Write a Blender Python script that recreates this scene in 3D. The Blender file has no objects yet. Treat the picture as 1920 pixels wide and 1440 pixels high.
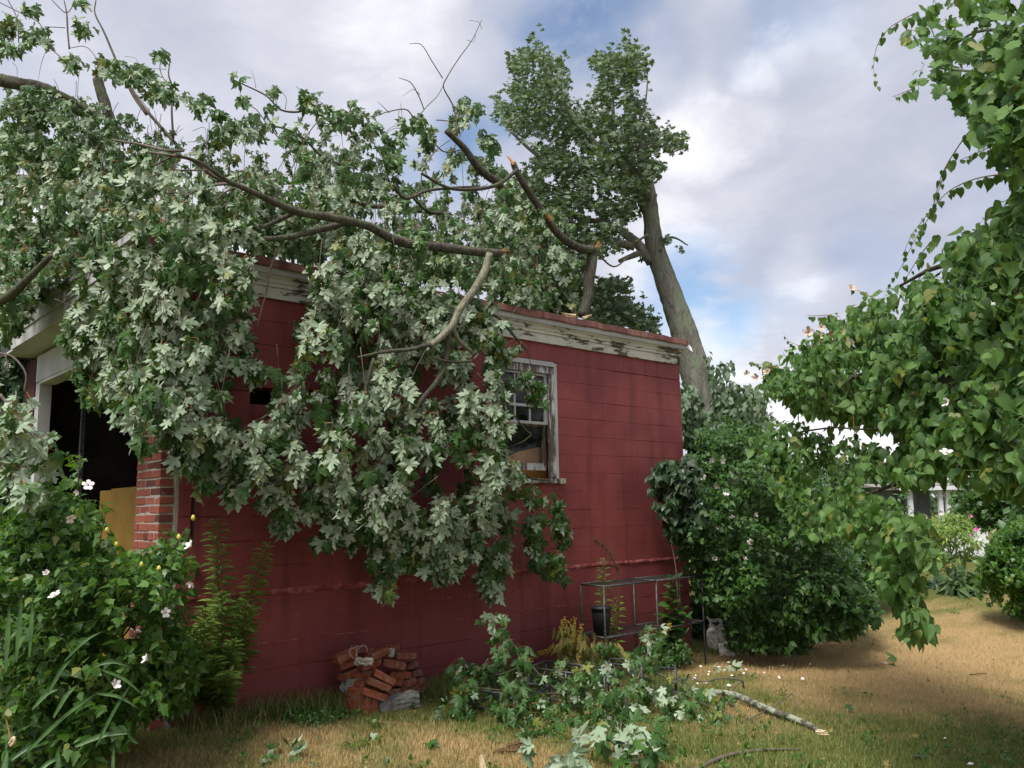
import bpy, bmesh, math, random
import numpy as np
from mathutils import Vector, Matrix
rng = np.random.default_rng(7)
random.seed(7)
S = bpy.context.scene
C = S.collection
# ---------------------------------------------------------------- camera, world, sun, exposure
F = 1600.0; CH = 1.7
PITCH = math.radians(8.3); ROLL = -0.0166
Rm = Matrix.Rotation(math.pi/2 + PITCH, 3, 'X') @ Matrix.Rotation(ROLL, 3, 'Z')
R = np.array(Rm); O = np.array([0, 0, CH])
cam = bpy.data.objects.new('camera', bpy.data.cameras.new('camera'))
C.objects.link(cam); S.camera = cam
cam.data.sensor_width = 36; cam.data.lens = F/1920*36
cam.matrix_world = Matrix.Translation((0, 0, CH)) @ Rm.to_4x4()
cam.data.clip_start = .05; cam.data.clip_end = 2000
S.view_settings.view_transform = 'Standard'; S.view_settings.look = 'None'
S.view_settings.exposure = 0.46; S.view_settings.gamma = 1
S.view_settings.use_curve_mapping = False
SUN_DIR = Vector((-.30, -.42, .88)).normalized()
sun = bpy.data.objects.new('sun', bpy.data.lights.new('sun', 'SUN')); C.objects.link(sun)
sun.data.energy = 4.0; sun.data.angle = math.radians(24); sun.data.color = (1, .96, .89)
sun.rotation_euler = SUN_DIR.to_track_quat('Z', 'Y').to_euler()

def ray(x, y): return R @ np.array([(x-960)/F, -(y-720)/F, -1.])
def P(x, y, Y):
    d = ray(x, y); return O + d*(Y/d[1])

class NT:
    def __init__(s, tree): s.t = tree; tree.nodes.clear()
    def n(s, typ, ins=None, **kw):
        nd = s.t.nodes.new(typ)
        for k, v in kw.items(): setattr(nd, k, v)
        for k, v in (ins or {}).items():
            sock = nd.inputs[k]
            if isinstance(v, bpy.types.NodeSocket): s.t.links.new(v, sock)
            elif isinstance(v, bpy.types.Node): s.t.links.new(v.outputs[0], sock)
            else: sock.default_value = v
        return nd
    def math(s, op, a, b=0., c=0., clamp=False):
        return s.n('ShaderNodeMath', {0: a, 1: b, 2: c}, operation=op, use_clamp=clamp).outputs[0]
    def mix(s, f, a, b):
        nd = s.n('ShaderNodeMix', {0: f}, data_type='RGBA')
        for i, v in ((6, a), (7, b)):
            if isinstance(v, bpy.types.NodeSocket): s.t.links.new(v, nd.inputs[i])
            else: nd.inputs[i].default_value = (*v, 1) if len(v) == 3 else v
        return nd.outputs[2]
    def noise(s, vec, scale, detail=4, rough=.55, dist=0.):
        i = {'Scale': scale, 'Detail': detail, 'Roughness': rough, 'Distortion': dist}
        if vec is not None: i['Vector'] = vec
        return s.n('ShaderNodeTexNoise', i).outputs[0]
    def ss(s, x, a, b):
        return s.n('ShaderNodeMapRange', {0: x, 1: a, 2: b}, interpolation_type='SMOOTHSTEP').outputs[0]

world = bpy.data.worlds.new('World'); S.world = world; world.use_nodes = True
w = NT(world.node_tree)
sky = w.n('ShaderNodeTexSky', sky_type='NISHITA', sun_disc=False, sun_elevation=math.asin(SUN_DIR.z),
          sun_rotation=math.atan2(SUN_DIR.x, SUN_DIR.y), air_density=1., dust_density=1., ozone_density=1.2)
bg_sky = w.n('ShaderNodeBackground', {0: sky.outputs[0], 1: .13})
gen = w.n('ShaderNodeTexCoord').outputs['Generated']
# clouds seen as a deck: project the direction on a plane above
sep = w.n('ShaderNodeSeparateXYZ', {0: gen})
zz = w.math('ADD', w.math('MAXIMUM', sep.outputs[2], 0.), .22)
deck = w.n('ShaderNodeCombineXYZ', {0: w.math('DIVIDE', sep.outputs[0], zz), 1: w.math('DIVIDE', sep.outputs[1], zz), 2: .3}).outputs[0]
nd1 = w.noise(deck, 1.5, 7, .55, .25)
nd2 = w.noise(deck, 4.2, 6, .6, .3)
jit = w.n('ShaderNodeTexNoise', {'Vector': gen, 'Scale': 7., 'Detail': 5.}).outputs['Color']
wob = w.n('ShaderNodeVectorMath', {0: w.n('ShaderNodeVectorMath', {0: jit, 1: (.5, .5, .5)}, operation='SUBTRACT').outputs[0], 'Scale': .17}, operation='SCALE').outputs[0]
gdir = w.n('ShaderNodeVectorMath', {0: gen, 1: wob}, operation='ADD').outputs[0]
def blob(px, py, rad, soft=2.2):
    d = ray(px, py); d = d/np.linalg.norm(d)
    dist = w.n('ShaderNodeVectorMath', {0: gdir, 1: tuple(d)}, operation='DISTANCE').outputs['Value']
    return w.ss(dist, rad/F*soft, rad/F*.15)
def acc(lst):
    a = None
    for px, py, r_, k in lst:
        b = w.math('MULTIPLY', blob(px, py, r_), k)
        a = b if a is None else w.math('MAXIMUM', a, b)
    return a
gaps = acc([(1085, 20, 95, 1.), (1000, -10, 60, .7), (740, 285, 60, .55), (890, 290, 75, 1.), (980, 250, 45, .8), (1130, 120, 40, .6),
            (1480, 28, 80, .7), (1420, 40, 45, .35), (1335, 572, 80, 1.), (1650, 465, 60, .3), (1440, 560, 70, .3), (1250, 90, 45, .35), (640, 470, 70, .4),
            (2350, 300, 200, .6), (-400, 100, 200, .5), (900, -700, 260, .7)])
brt = acc([(1510, 70, 62, .8), (1440, 125, 45, .8), (1300, 230, 75, .75), (1345, 640, 60, .7), (1310, 460, 90, .45), (80, 480, 200, .5),
           (700, 30, 170, .35), (1390, 690, 60, .6), (1560, 820, 130, .7), (1520, 500, 45, .45)])
drk = acc([(1720, 330, 240, .7), (1480, 320, 130, .45), (930, 150, 100, .3), (480, 120, 180, .3), (1250, 20, 90, .4), (1560, 560, 120, .45), (1620, 90, 80, .3)])
bright = w.math('ADD', w.math('MULTIPLY', nd1, .5), w.math('MULTIPLY', nd2, .50))
bright = w.math('ADD', bright, w.math('MULTIPLY', brt, .42))
bright = w.math('SUBTRACT', bright, w.math('MULTIPLY', drk, .25))
ccol = w.n('ShaderNodeValToRGB', {0: bright})
cr = ccol.color_ramp; cr.elements[0].position = .22; cr.elements[0].color = (.34, .37, .47, 1)
cr.elements[1].position = .78; cr.elements[1].color = (.86, .86, .89, 1)
e = cr.elements.new(.42); e.color = (.44, .46, .54, 1)
e = cr.elements.new(.56); e.color = (.545, .555, .62, 1)
lit = w.n('ShaderNodeMapRange', {0: sep.outputs[2], 1: 0., 2: .25, 3: .92, 4: 1.}).outputs[0]
bg_c = w.n('ShaderNodeBackground', {0: ccol.outputs[0], 1: lit})
gn = w.math('MULTIPLY', gaps, w.ss(nd2, .22, .50))
gmask = w.math('SUBTRACT', 1., gn, clamp=True)
mixs = w.n('ShaderNodeMixShader', {0: gmask, 1: bg_sky.outputs[0], 2: bg_c.outputs[0]})
w.n('ShaderNodeOutputWorld', {0: mixs.outputs[0]})

# ---------------------------------------------------------------- frames of reference
A = math.radians(42.2)
U = np.array([math.cos(A), math.sin(A), 0]); V = np.array([-math.sin(A), math.cos(A), 0])
C0 = P(300, 900, 6.5); C0[2] = 0
def L2W(a, b, z): return C0 + U*a + V*b + np.array([0, 0, z])
def _pl(x, y, n, off):
    d = ray(x, y); t = ((C0 + n*off - O) @ n)/(d @ n); return O + d*t
def PW(x, y, off=0.): return _pl(x, y, -V, off)        # on the long wall, off metres out from it
def PF(x, y, off=0.): return _pl(x, y, -U, off)        # on the door front
def loc(q): k = q - C0; return float(k @ U), float(k @ V), float(q[2])
def gz(x, y):
    x = np.asarray(x, float); y = np.asarray(y, float)
    return -.22*np.tanh(x/3.6)*np.clip(y/5., 0, 1) + .75*np.exp(-((x-9.)/3.2)**2-((y-17.)/4.6)**2)
def PG(x, y, h=0.):
    d = ray(x, y); t = (0 - CH)/d[2]
    for _ in range(8):
        q = O + d*t; t = (float(gz(q[0], q[1])) + h - CH)/d[2]
    return O + d*t
def proj(q):
    c = (np.asarray(q) - O) @ R
    return 960 + F*c[..., 0]/-c[..., 2], 720 - F*c[..., 1]/-c[..., 2], -c[..., 2]

# ---------------------------------------------------------------- materials
def newmat(name):
    m = bpy.data.materials.new(name); m.use_nodes = True; return m, NT(m.node_tree)
def finish(t, col, rough=.7, bump=None, bstr=.3, bdist=.01, spec=.4, metal=0., extra=None):
    i = {'Base Color': col, 'Roughness': rough, 'Metallic': metal, 'Specular IOR Level': spec}
    if bump is not None:
        i['Normal'] = t.n('ShaderNodeBump', {'Height': bump, 'Strength': bstr, 'Distance': bdist}).outputs[0]
    p = t.n('ShaderNodeBsdfPrincipled', i)
    t.n('ShaderNodeOutputMaterial', {0: p.outputs[0]})
    return p
def simple(name, c, rough=.7, var=.25, scale=12., bstr=.2, metal=0., spec=.4, c2=None):
    m, t = newmat(name)
    ob = t.n('ShaderNodeTexCoord').outputs['Object']
    n1 = t.noise(ob, scale, 6); n2 = t.noise(ob, scale*6, 4)
    c2 = c2 or tuple(x*(1-var*1.6) for x in c)
    col = t.mix(t.ss(t.math('ADD', t.math('MULTIPLY', n1, .7), t.math('MULTIPLY', n2, .3)), .35, .65), c2, c)
    finish(t, col, rough, n2, bstr, .005, spec, metal); return m
def leafmat(name, top1, top2, und1, und2, transl=.25, rough=.45, tcol=(.20, .34, .04), yellow=0.):
    m, t = newmat(name)
    at = t.n('ShaderNodeAttribute', attribute_name='tone').outputs['Fac']
    rn = t.n('ShaderNodeObjectInfo').outputs['Random']
    tone = t.math('FRACT', t.math('ADD', at, rn))
    a = t.mix(tone, top1, top2); b = t.mix(tone, und1, und2)
    if yellow > 0:
        yl = t.ss(tone, 1-yellow, 1-yellow*.8)
        a = t.mix(yl, a, (.17, .20, .03)); b = t.mix(yl, b, (.34, .37, .17))
    bf = t.n('ShaderNodeNewGeometry').outputs['Backfacing']
    ob = t.n('ShaderNodeTexCoord').outputs['Object']
    nz = t.noise(ob, 45., 3)
    col = t.mix(bf, a, b)
    col = t.mix(t.ss(nz, .3, .75), col, t.mix(.28, col, (.0, .0, .0)))
    br = t.n('ShaderNodeBump', {'Height': nz, 'Strength': .35, 'Distance': .006}).outputs[0]
    rg = t.math('ADD', t.math('MULTIPLY', bf, .25), rough)
    p = t.n('ShaderNodeBsdfPrincipled', {'Base Color': col, 'Roughness': rg, 'Specular IOR Level': .38, 'Normal': br})
    tr = t.n('ShaderNodeBsdfTranslucent', {0: t.mix(tone, tcol, tuple(x*.7 for x in tcol))})
    mx = t.n('ShaderNodeMixShader', {0: transl, 1: p.outputs[0], 2: tr.outputs[0]})
    t.n('ShaderNodeOutputMaterial', {0: mx.outputs[0]})
    return m
M = {}
M['maple'] = leafmat('maple_leaf', (.030, .085, .016), (.060, .145, .024), (.22, .32, .19), (.47, .56, .41), .16, .42, yellow=.04)
M['maple_far'] = leafmat('maple_leaf_far', (.040, .088, .038), (.075, .14, .055), (.12, .19, .12), (.20, .28, .18), .18, .5)
M['crown'] = leafmat('crown_leaf', (.045, .085, .040), (.09, .145, .068), (.12, .18, .11), (.20, .27, .18), .18, .5)
M['vine'] = leafmat('vine_leaf', (.026, .082, .015), (.100, .205, .036), (.08, .17, .045), (.16, .28, .08), .30, .50, (.20, .38, .05), .05)
M['hib'] = leafmat('hibiscus_leaf', (.024, .080, .010), (.080, .185, .022), (.08, .18, .04), (.13, .25, .06), .25, .40, (.20, .40, .03), .05)
M['hibd'] = leafmat('shrub_leaf', (.022, .070, .012), (.065, .150, .025), (.05, .12, .04), (.09, .17, .06), .20, .42, (.14, .30, .03))
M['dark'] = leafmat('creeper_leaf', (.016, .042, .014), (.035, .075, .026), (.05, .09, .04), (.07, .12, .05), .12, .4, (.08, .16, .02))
M['weed'] = leafmat('weed_leaf', (.13, .24, .04), (.26, .38, .07), (.10, .18, .05), (.17, .25, .07), .25, .5, (.25, .38, .05), .06)
M['far'] = leafmat('far_leaf', (.04, .085, .03), (.085, .15, .05), (.06, .11, .05), (.12, .18, .08), .15, .6)
M['wilt'] = leafmat('wilted_leaf', (.13, .15, .04), (.28, .22, .05), (.2, .2, .08), (.33, .24, .08), .2, .6)
def bark(name, c1, c2, lichen, sc=14., amt=.5):
    m, t = newmat(name)
    ob = t.n('ShaderNodeTexCoord').outputs['Object']
    mp = t.n('ShaderNodeMapping', {0: ob, 3: (1, 1, .22)}).outputs[0]
    n1 = t.noise(mp, sc, 9, .72, 1.2); n2 = t.noise(ob, sc*.35, 5)
    vo = t.n('ShaderNodeTexVoronoi', {'Vector': mp, 'Scale': sc*1.7}, feature='DISTANCE_TO_EDGE').outputs[0]
    col = t.mix(t.ss(n1, .35, .68), c1, c2)
    col = t.mix(t.ss(n2, amt, amt+.13), col, lichen)
    hh = t.math('ADD', t.math('MULTIPLY', n1, .7), t.math('MULTIPLY', t.ss(vo, 0., .12), .25))
    col = t.mix(t.math('MULTIPLY', t.ss(vo, .07, 0.), .22), col, tuple(x*.35 for x in c1))
    finish(t, col, .9, hh, .8, .02, .15); return m
M['bark'] = bark('maple_bark', (.055, .050, .040), (.135, .125, .100), (.10, .115, .065), 16, .50)
M['trunk'] = bark('trunk_bark', (.12, .118, .10), (.25, .245, .205), (.19, .225, .155), 9, .50)
M['limb_pale'] = bark('pale_limb_bark', (.15, .145, .105), (.28, .27, .19), (.20, .23, .13), 14, .55)
M['lichen'] = bark('lichen_bark', (.085, .08, .07), (.16, .15, .12), (.36, .41, .31), 30, .46)
M['twig'] = simple('twig_bark', (.16, .13, .10), .8, .3, 20)
M['petiole'] = simple('leaf_stalk', (.40, .22, .08), .5, .3, 30)
M['stalk_green'] = simple('green_stem', (.12, .20, .05), .6, .3, 20)
M['wood'] = simple('split_wood', (.62, .33, .13), .8, .35, 60, .6, c2=(.36, .14, .045))
M['splint'] = simple('fresh_splinter', (.74, .58, .36), .8, .3, 50)

# red painted block
m, t = newmat('red_painted_block')
ob = t.n('ShaderNodeNewGeometry').outputs['Position']
sp = t.n('ShaderNodeSeparateXYZ', {0: ob})
n1 = t.noise(ob, 1.6, 6, .6); n2 = t.noise(ob, 26., 8, .65); n3 = t.noise(ob, 120., 4, .7)
st = t.n('ShaderNodeMapping', {0: ob, 3: (5, 5, .35)}).outputs[0]
n4 = t.noise(st, 1.5, 6, .6)
rn = t.n('ShaderNodeObjectInfo').outputs['Random']
col = t.mix(t.ss(n1, .35, .66), (.215, .046, .046), (.300, .068, .066))
fd = t.noise(ob, .55, 5, .6)
col = t.mix(t.math('MULTIPLY', t.ss(fd, .5, .68), .45), col, (.33, .105, .095))
col = t.mix(t.math('MULTIPLY', rn, .04), col, (.17, .028, .030))
col = t.mix(t.math('MULTIPLY', t.ss(n4, .46, .72), .55), col, (.12, .026, .028))
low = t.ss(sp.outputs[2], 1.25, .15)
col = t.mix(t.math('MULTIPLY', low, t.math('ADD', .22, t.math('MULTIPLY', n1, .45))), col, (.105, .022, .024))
col = t.mix(t.math('MULTIPLY', t.ss(n2, .63, .73), .5), col, (.34, .12, .11))
col = t.mix(t.math('MULTIPLY', t.ss(n3, .69, .74), .55), col, (.50, .38, .34))
grime = t.ss(sp.outputs[2], .30, -.1)
col = t.mix(t.math('MULTIPLY', grime, t.ss(n2, .30, .6)), col, (.09, .055, .035))
hh = t.math('ADD', t.math('MULTIPLY', n2, .5), t.math('MULTIPLY', n3, .5))
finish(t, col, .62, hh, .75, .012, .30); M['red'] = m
# joints with a bit of chipped pale filler
m, t = newmat('red_painted_mortar')
ob = t.n('ShaderNodeNewGeometry').outputs['Position']
n1 = t.noise(ob, 9., 7, .7); n2 = t.noise(ob, 60., 4)
col = t.mix(t.ss(n1, .60, .72), (.15, .028, .032), (.36, .16, .145))
finish(t, col, .8, n2, .6, .01, .2); M['mortar_red'] = m
m, t = newmat('worn_highlit_red_ridge')
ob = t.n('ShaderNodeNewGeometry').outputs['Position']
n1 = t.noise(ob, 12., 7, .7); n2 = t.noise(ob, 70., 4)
finish(t, t.mix(t.ss(n1, .45, .62), (.22, .036, .04), (.38, .13, .12)), .7, n2, .6, .01, .25); M['ridge'] = m  # chipped wear, with the ledge's bright highlight also put into the lighter red
# brick
def brickmat(name, stops, dirt, dpos=(.60, .72)):
    m, t = newmat(name)
    ob = t.n('ShaderNodeNewGeometry').outputs['Position']
    rn = t.n('ShaderNodeObjectInfo').outputs['Random']
    n1 = t.noise(ob, 22., 7, .65); n2 = t.noise(ob, 150., 4, .7)
    rmp = t.n('ShaderNodeValToRGB', {0: t.math('ADD', rn, t.math('MULTIPLY', t.math('SUBTRACT', n1, .5), .45))})
    r = rmp.color_ramp
    r.elements[0].position = stops[0][0]; r.elements[0].color = (*stops[0][1], 1)
    r.elements[1].position = stops[-1][0]; r.elements[1].color = (*stops[-1][1], 1)
    for p_, c_ in stops[1:-1]:
        e_ = r.elements.new(p_); e_.color = (*c_, 1)
    col = t.mix(t.math('MULTIPLY', t.ss(n1, *dpos), .65), rmp.outputs[0], dirt)
    col = t.mix(t.math('MULTIPLY', t.ss(n2, .60, .75), .4), col, (.05, .02, .015))
    finish(t, col, .88, t.math('ADD', n1, n2), .6, .006, .2); return m
M['brick'] = brickmat('pillar_brick', [(.0, (.12, .040, .035)), (.16, (.14, .045, .036)), (.24, (.27, .075, .050)), (.7, (.33, .100, .066)), (1., (.27, .075, .055))], (.36, .27, .22))
M['brick_old'] = brickmat('loose_brick', [(0., (.12, .042, .028)), (.35, (.20, .058, .032)), (.7, (.28, .075, .034)), (1., (.14, .05, .036))], (.24, .19, .15), (.46, .66))
M['mortar'] = simple('pale_mortar', (.47, .43, .36), .95, .25, 30, .6)
M['concrete'] = simple('old_concrete', (.36, .34, .30), .95, .35, 14, .9, c2=(.15, .14, .12))
# weathered white paint
def peel(name, paint, wood, lo, hi, stretch=(1, 1, 1), sc=9.):
    m, t = newmat(name)
    ob = t.n('ShaderNodeTexCoord').outputs['Object']
    mp = t.n('ShaderNodeMapping', {0: ob, 3: stretch}).outputs[0]
    n1 = t.noise(mp, sc, 9, .68, .4); n2 = t.noise(ob, 2.3, 4); n3 = t.noise(mp, sc*7, 4)
    mk = t.ss(t.math('ADD', t.math('MULTIPLY', n1, .72), t.math('MULTIPLY', n2, .42)), lo, hi)
    pc = t.mix(t.ss(n2, .35, .65), paint, tuple(x*.78 for x in paint))
    pc = t.mix(t.math('MULTIPLY', t.ss(n3, .5, .8), .3), pc, (.25, .25, .22))
    col = t.mix(mk, pc, t.mix(n3, wood, tuple(x*.4 for x in wood)))
    finish(t, col, .75, t.math('ADD', t.math('MULTIPLY', mk, -.8), t.math('MULTIPLY', n3, .25)), .7, .006, .25); return m
M['peel'] = peel('peeling_cream_paint', (.62, .61, .53), (.16, .13, .11), .605, .635, (.45, 1, 2.0), 9.)
M['peel_more'] = peel('flaked_window_paint', (.60, .60, .57), (.17, .135, .115), .52, .60, (3, 3, .5), 8.)
M['trim'] = peel('grey_white_trim', (.50, .51, .51), (.2, .19, .17), .72, .76, (1, 1, 1), 7.)
m, t = newmat('rusty_red_flashing')
ob = t.n('ShaderNodeTexCoord').outputs['Object']
n1 = t.noise(t.n('ShaderNodeMapping', {0: ob, 3: (1, 1, .25)}).outputs[0], 7., 7, .6); n2 = t.noise(ob, 40., 5)
col = t.mix(t.ss(n1, .42, .60), (.14, .055, .048), (.25, .115, .09))
col = t.mix(t.math('MULTIPLY', t.ss(n2, .60, .72), .6), col, (.42, .32, .27))
col = t.mix(t.math('MULTIPLY', t.ss(n2, .45, .30), .5), col, (.10, .04, .035))
finish(t, col, .75, n2, .5, .006, .3); M['flash'] = m
M['roof'] = simple('tar_roof', (.06, .06, .06), .95, .3, 5)
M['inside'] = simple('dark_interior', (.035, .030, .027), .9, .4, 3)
M['yellow'] = simple('ochre_board', (.26, .145, .018), .8, .15, 3, .1)
M['orange'] = simple('orange_board', (.85, .40, .11), .7, .2, 5, .1)
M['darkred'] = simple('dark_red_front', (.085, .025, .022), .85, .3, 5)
M['metal'] = simple('dark_galvanised_tube', (.10, .115, .12), .5, .35, 25, .3, .5, c2=(.05, .045, .04))
M['wiremesh'] = simple('rusty_mesh_wire', (.08, .085, .08), .6, .4, 30, .2, .4)
M['pot'] = simple('black_plastic', (.022, .023, .025), .5, .3, 20)
M['soil'] = simple('potting_soil', (.05, .035, .022), .95, .3, 60)
M['tank'] = simple('scuffed_white_paint', (.84, .83, .80), .55, .22, 16, .2, c2=(.30, .25, .20))
M['wire'] = simple('pale_wire', (.55, .47, .44), .5, .2, 20)
M['iris'] = simple('iris_blade', (.06, .13, .03), .45, .35, 12, .2, c2=(.025, .065, .018))
M['petal'] = simple('white_petal', (.80, .72, .72), .6, .08, 20, .1)
M['petal_old'] = simple('faded_pink_petal', (.66, .50, .42), .7, .15, 20, .1)
M['petal_pink'] = simple('magenta_petal', (.62, .10, .36), .6, .15, 20, .1)
M['eye'] = simple('crimson_eye', (.28, .015, .05), .6, .1, 20, .1)
M['ybud'] = simple('yellow_bud', (.62, .58, .10), .6, .15, 20, .1)
M['seed'] = simple('brown_seed_head', (.13, .075, .03), .9, .3, 60, .4)
M['golden'] = simple('golden_flower', (.50, .36, .05), .8, .3, 60, .3)
M['white_house'] = simple('white_house_paint', (.72, .73, .76), .6, .1, 3, .1)
M['grey_siding'] = simple('grey_siding', (.16, .17, .20), .8, .2, 3, .1)
M['grey_roof'] = simple('grey_roof_shingle', (.27, .25, .23), .9, .25, 8, .3)
M['brown'] = simple('brown_timber', (.12, .065, .03), .8, .3, 8)
m, t = newmat('dusty_glass')
ob = t.n('ShaderNodeTexCoord').outputs['Object']
dn = t.ss(t.noise(ob, 6., 5), .35, .8)
tr = t.n('ShaderNodeBsdfTransparent', {0: (.90, .92, .92, 1)}); gl = t.n('ShaderNodeBsdfGlossy', {0: (1, 1, 1, 1), 1: .06})
df = t.n('ShaderNodeBsdfDiffuse', {0: (.22, .22, .2, 1)})
m1 = t.n('ShaderNodeMixShader', {0: .022, 1: tr.outputs[0], 2: gl.outputs[0]})
m2 = t.n('ShaderNodeMixShader', {0: t.math('MULTIPLY', dn, .07), 1: m1.outputs[0], 2: df.outputs[0]})
t.n('ShaderNodeOutputMaterial', {0: m2.outputs[0]}); M['glass'] = m
# turf and blades: 'dry' and 'tone' attributes carry the grass's own colour
def turf(name, blade):
    m, t = newmat(name)
    dry = t.n('ShaderNodeAttribute', attribute_name='dry').outputs['Fac']
    ob = t.n('ShaderNodeNewGeometry').outputs['Position']
    if blade:
        tone = t.n('ShaderNodeAttribute', attribute_name='tone').outputs['Fac']
        g = t.mix(tone, (.11, .165, .035), (.22, .27, .075)); d = t.mix(tone, (.40, .275, .125), (.66, .495, .26))
        col = t.mix(dry, g, d)
        p = t.n('ShaderNodeBsdfPrincipled', {'Base Color': col, 'Roughness': .7, 'Specular IOR Level': .2})
        tr = t.n('ShaderNodeBsdfTranslucent', {0: col})
        mx = t.n('ShaderNodeMixShader', {0: .3, 1: p.outputs[0], 2: tr.outputs[0]})
        t.n('ShaderNodeOutputMaterial', {0: mx.outputs[0]})
    else:
        n1 = t.noise(ob, 9., 7, .65); n2 = t.noise(ob, 60., 5, .7)
        g = t.mix(t.ss(n2, .3, .7), (.065, .08, .02), (.15, .165, .045)); d = t.mix(t.ss(n2, .3, .7), (.30, .195, .09), (.52, .36, .175))
        dd = t.math('ADD', dry, t.math('MULTIPLY', t.math('SUBTRACT', n1, .5), .7), clamp=True)
        col = t.mix(dd, g, d)
        finish(t, col, .95, n2, .9, .03, .1)
    return m
M['turf'] = turf('lawn_turf', False); M['blade'] = turf('grass_blade', True)

# ---------------------------------------------------------------- mesh helpers
def tag(o, label=None, cat=None, group=None, kind=None):
    if label: o['label'] = label
    if cat: o['category'] = cat
    if group: o['group'] = group
    if kind: o['kind'] = kind
    return o
def empty(name, p, rz=0., parent=None):
    o = bpy.data.objects.new(name, None); C.objects.link(o)
    o.location = p; o.rotation_euler = (0, 0, rz); o.empty_display_size = .1
    if parent: o.parent = parent
    return o
def put(name, me, parent=None, loc_=None, rot=None):
    o = bpy.data.objects.new(name, me); C.objects.link(o)
    if loc_ is not None: o.location = loc_
    if rot is not None: o.rotation_euler = rot
    if parent:
        o.parent = parent
    return o
def world_child(name, me, parent):
    """mesh given in world coordinates under an Empty that stands elsewhere"""
    o = put(name, me, parent)
    o.matrix_parent_inverse = mat_of(parent).inverted()
    return o
def mat_of(o):
    m_ = Matrix.LocRotScale(o.location, o.rotation_euler, o.scale)
    if o.parent: m_ = mat_of(o.parent) @ o.matrix_parent_inverse @ m_
    return m_
class MB:
    def __init__(s): s.v = []; s.f = []; s.n = 0; s.mi = []
    def add(s, v, f, mi=0):
        v = np.asarray(v, float); s.v.append(v)
        s.f += [tuple(i + s.n for i in q) for q in f]; s.mi += [mi]*len(f); s.n += len(v); return s
    def box(s, lo, hi, mi=0):
        x0, y0, z0 = lo; x1, y1, z1 = hi
        v = [(x0, y0, z0), (x1, y0, z0), (x1, y1, z0), (x0, y1, z0), (x0, y0, z1), (x1, y0, z1), (x1, y1, z1), (x0, y1, z1)]
        return s.add(v, [(0, 3, 2, 1), (4, 5, 6, 7), (0, 1, 5, 4), (1, 2, 6, 5), (2, 3, 7, 6), (3, 0, 4, 7)], mi)
    def tube(s, pts, rad, sides=6, cap=True, mi=0, wob=0.):
        pts = np.asarray(pts, float); n = len(pts)
        rad = np.broadcast_to(np.asarray(rad, float), (n,)) if np.ndim(rad) == 0 or len(np.atleast_1d(rad)) == n else np.interp(np.linspace(0, 1, n), np.linspace(0, 1, len(rad)), rad)
        tn = np.gradient(pts, axis=0); tn /= np.linalg.norm(tn, axis=1)[:, None] + 1e-9
        a = np.cross(tn[0], [0.3, .2, 1.]); a /= np.linalg.norm(a) + 1e-9
        vs = []
        an = np.linspace(0, 2*math.pi, sides, endpoint=False)
        for i in range(n):
            a = a - tn[i]*(a @ tn[i]); a /= np.linalg.norm(a) + 1e-9
            b = np.cross(tn[i], a)
            rr = rad[i]*(1 + (rng.uniform(-wob, wob, sides) if wob else 0))
            vs.append(pts[i] + (np.cos(an)*rr)[:, None]*a + (np.sin(an)*rr)[:, None]*b)
        fs = []
        for i in range(n-1):
            for k in range(sides):
                fs.append((i*sides+k, i*sides+(k+1) % sides, (i+1)*sides+(k+1) % sides, (i+1)*sides+k))
        if cap: fs += [tuple(range(sides))[::-1], tuple((n-1)*sides+k for k in range(sides))]
        return s.add(np.concatenate(vs), fs, mi)
    def mesh(s, name, mats, smooth=False):
        me = bpy.data.meshes.new(name)
        vv = np.concatenate(s.v) if s.v else np.zeros((0, 3))
        me.from_pydata(vv.tolist(), [], s.f)
        for m_ in (mats if isinstance(mats, (list, tuple)) else [mats]): me.materials.append(m_)
        if any(s.mi): me.polygons.foreach_set('material_index', s.mi)
        if smooth: me.polygons.foreach_set('use_smooth', [True]*len(me.polygons))
        me.update(); return me
    def build(s, name, mats, parent=None, smooth=False, worldly=False):
        me = s.mesh(name, mats, smooth)
        return world_child(name, me, parent) if (worldly and parent) else put(name, me, parent)
def spline(pts, k=5):
    """Catmull-Rom through the points"""
    p = np.asarray(pts, float)
    if len(p) < 3: return np.array([p[0] + (p[-1]-p[0])*t_ for t_ in np.linspace(0, 1, k+1)])
    q = np.vstack([2*p[0]-p[1], p, 2*p[-1]-p[-2]]); out = []
    for i in range(1, len(q)-2):
        for t_ in np.linspace(0, 1, k, endpoint=False):
            out.append(.5*((2*q[i]) + (-q[i-1]+q[i+1])*t_ + (2*q[i-1]-5*q[i]+4*q[i+1]-q[i+2])*t_**2 + (-q[i-1]+3*q[i]-3*q[i+1]+q[i+2])*t_**3))
    out.append(p[-1]); return np.array(out)
_bc = {}
def bevel_box(sx, sy, sz, c, mat, rough=0., seed=0, name='brick'):
    if mat.name == 'loose_brick': c, rough = .009, .0055
    key = (round(sx, 3), round(sy, 3), round(sz, 3), c, mat.name, rough, seed)
    if key in _bc: return _bc[key]
    bm = bmesh.new(); bmesh.ops.create_cube(bm, size=1)
    for v_ in bm.verts: v_.co = Vector((v_.co.x*sx, v_.co.y*sy, v_.co.z*sz))
    bmesh.ops.bevel(bm, geom=bm.edges[:], offset=c, segments=1, affect='EDGES')
    if rough:
        r_ = random.Random(seed)
        for v_ in bm.verts: v_.co += Vector([r_.uniform(-rough, rough) for _ in range(3)])
    me = bpy.data.meshes.new(name); bm.to_mesh(me); bm.free(); me.materials.append(mat); _bc[key] = me; return me

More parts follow.
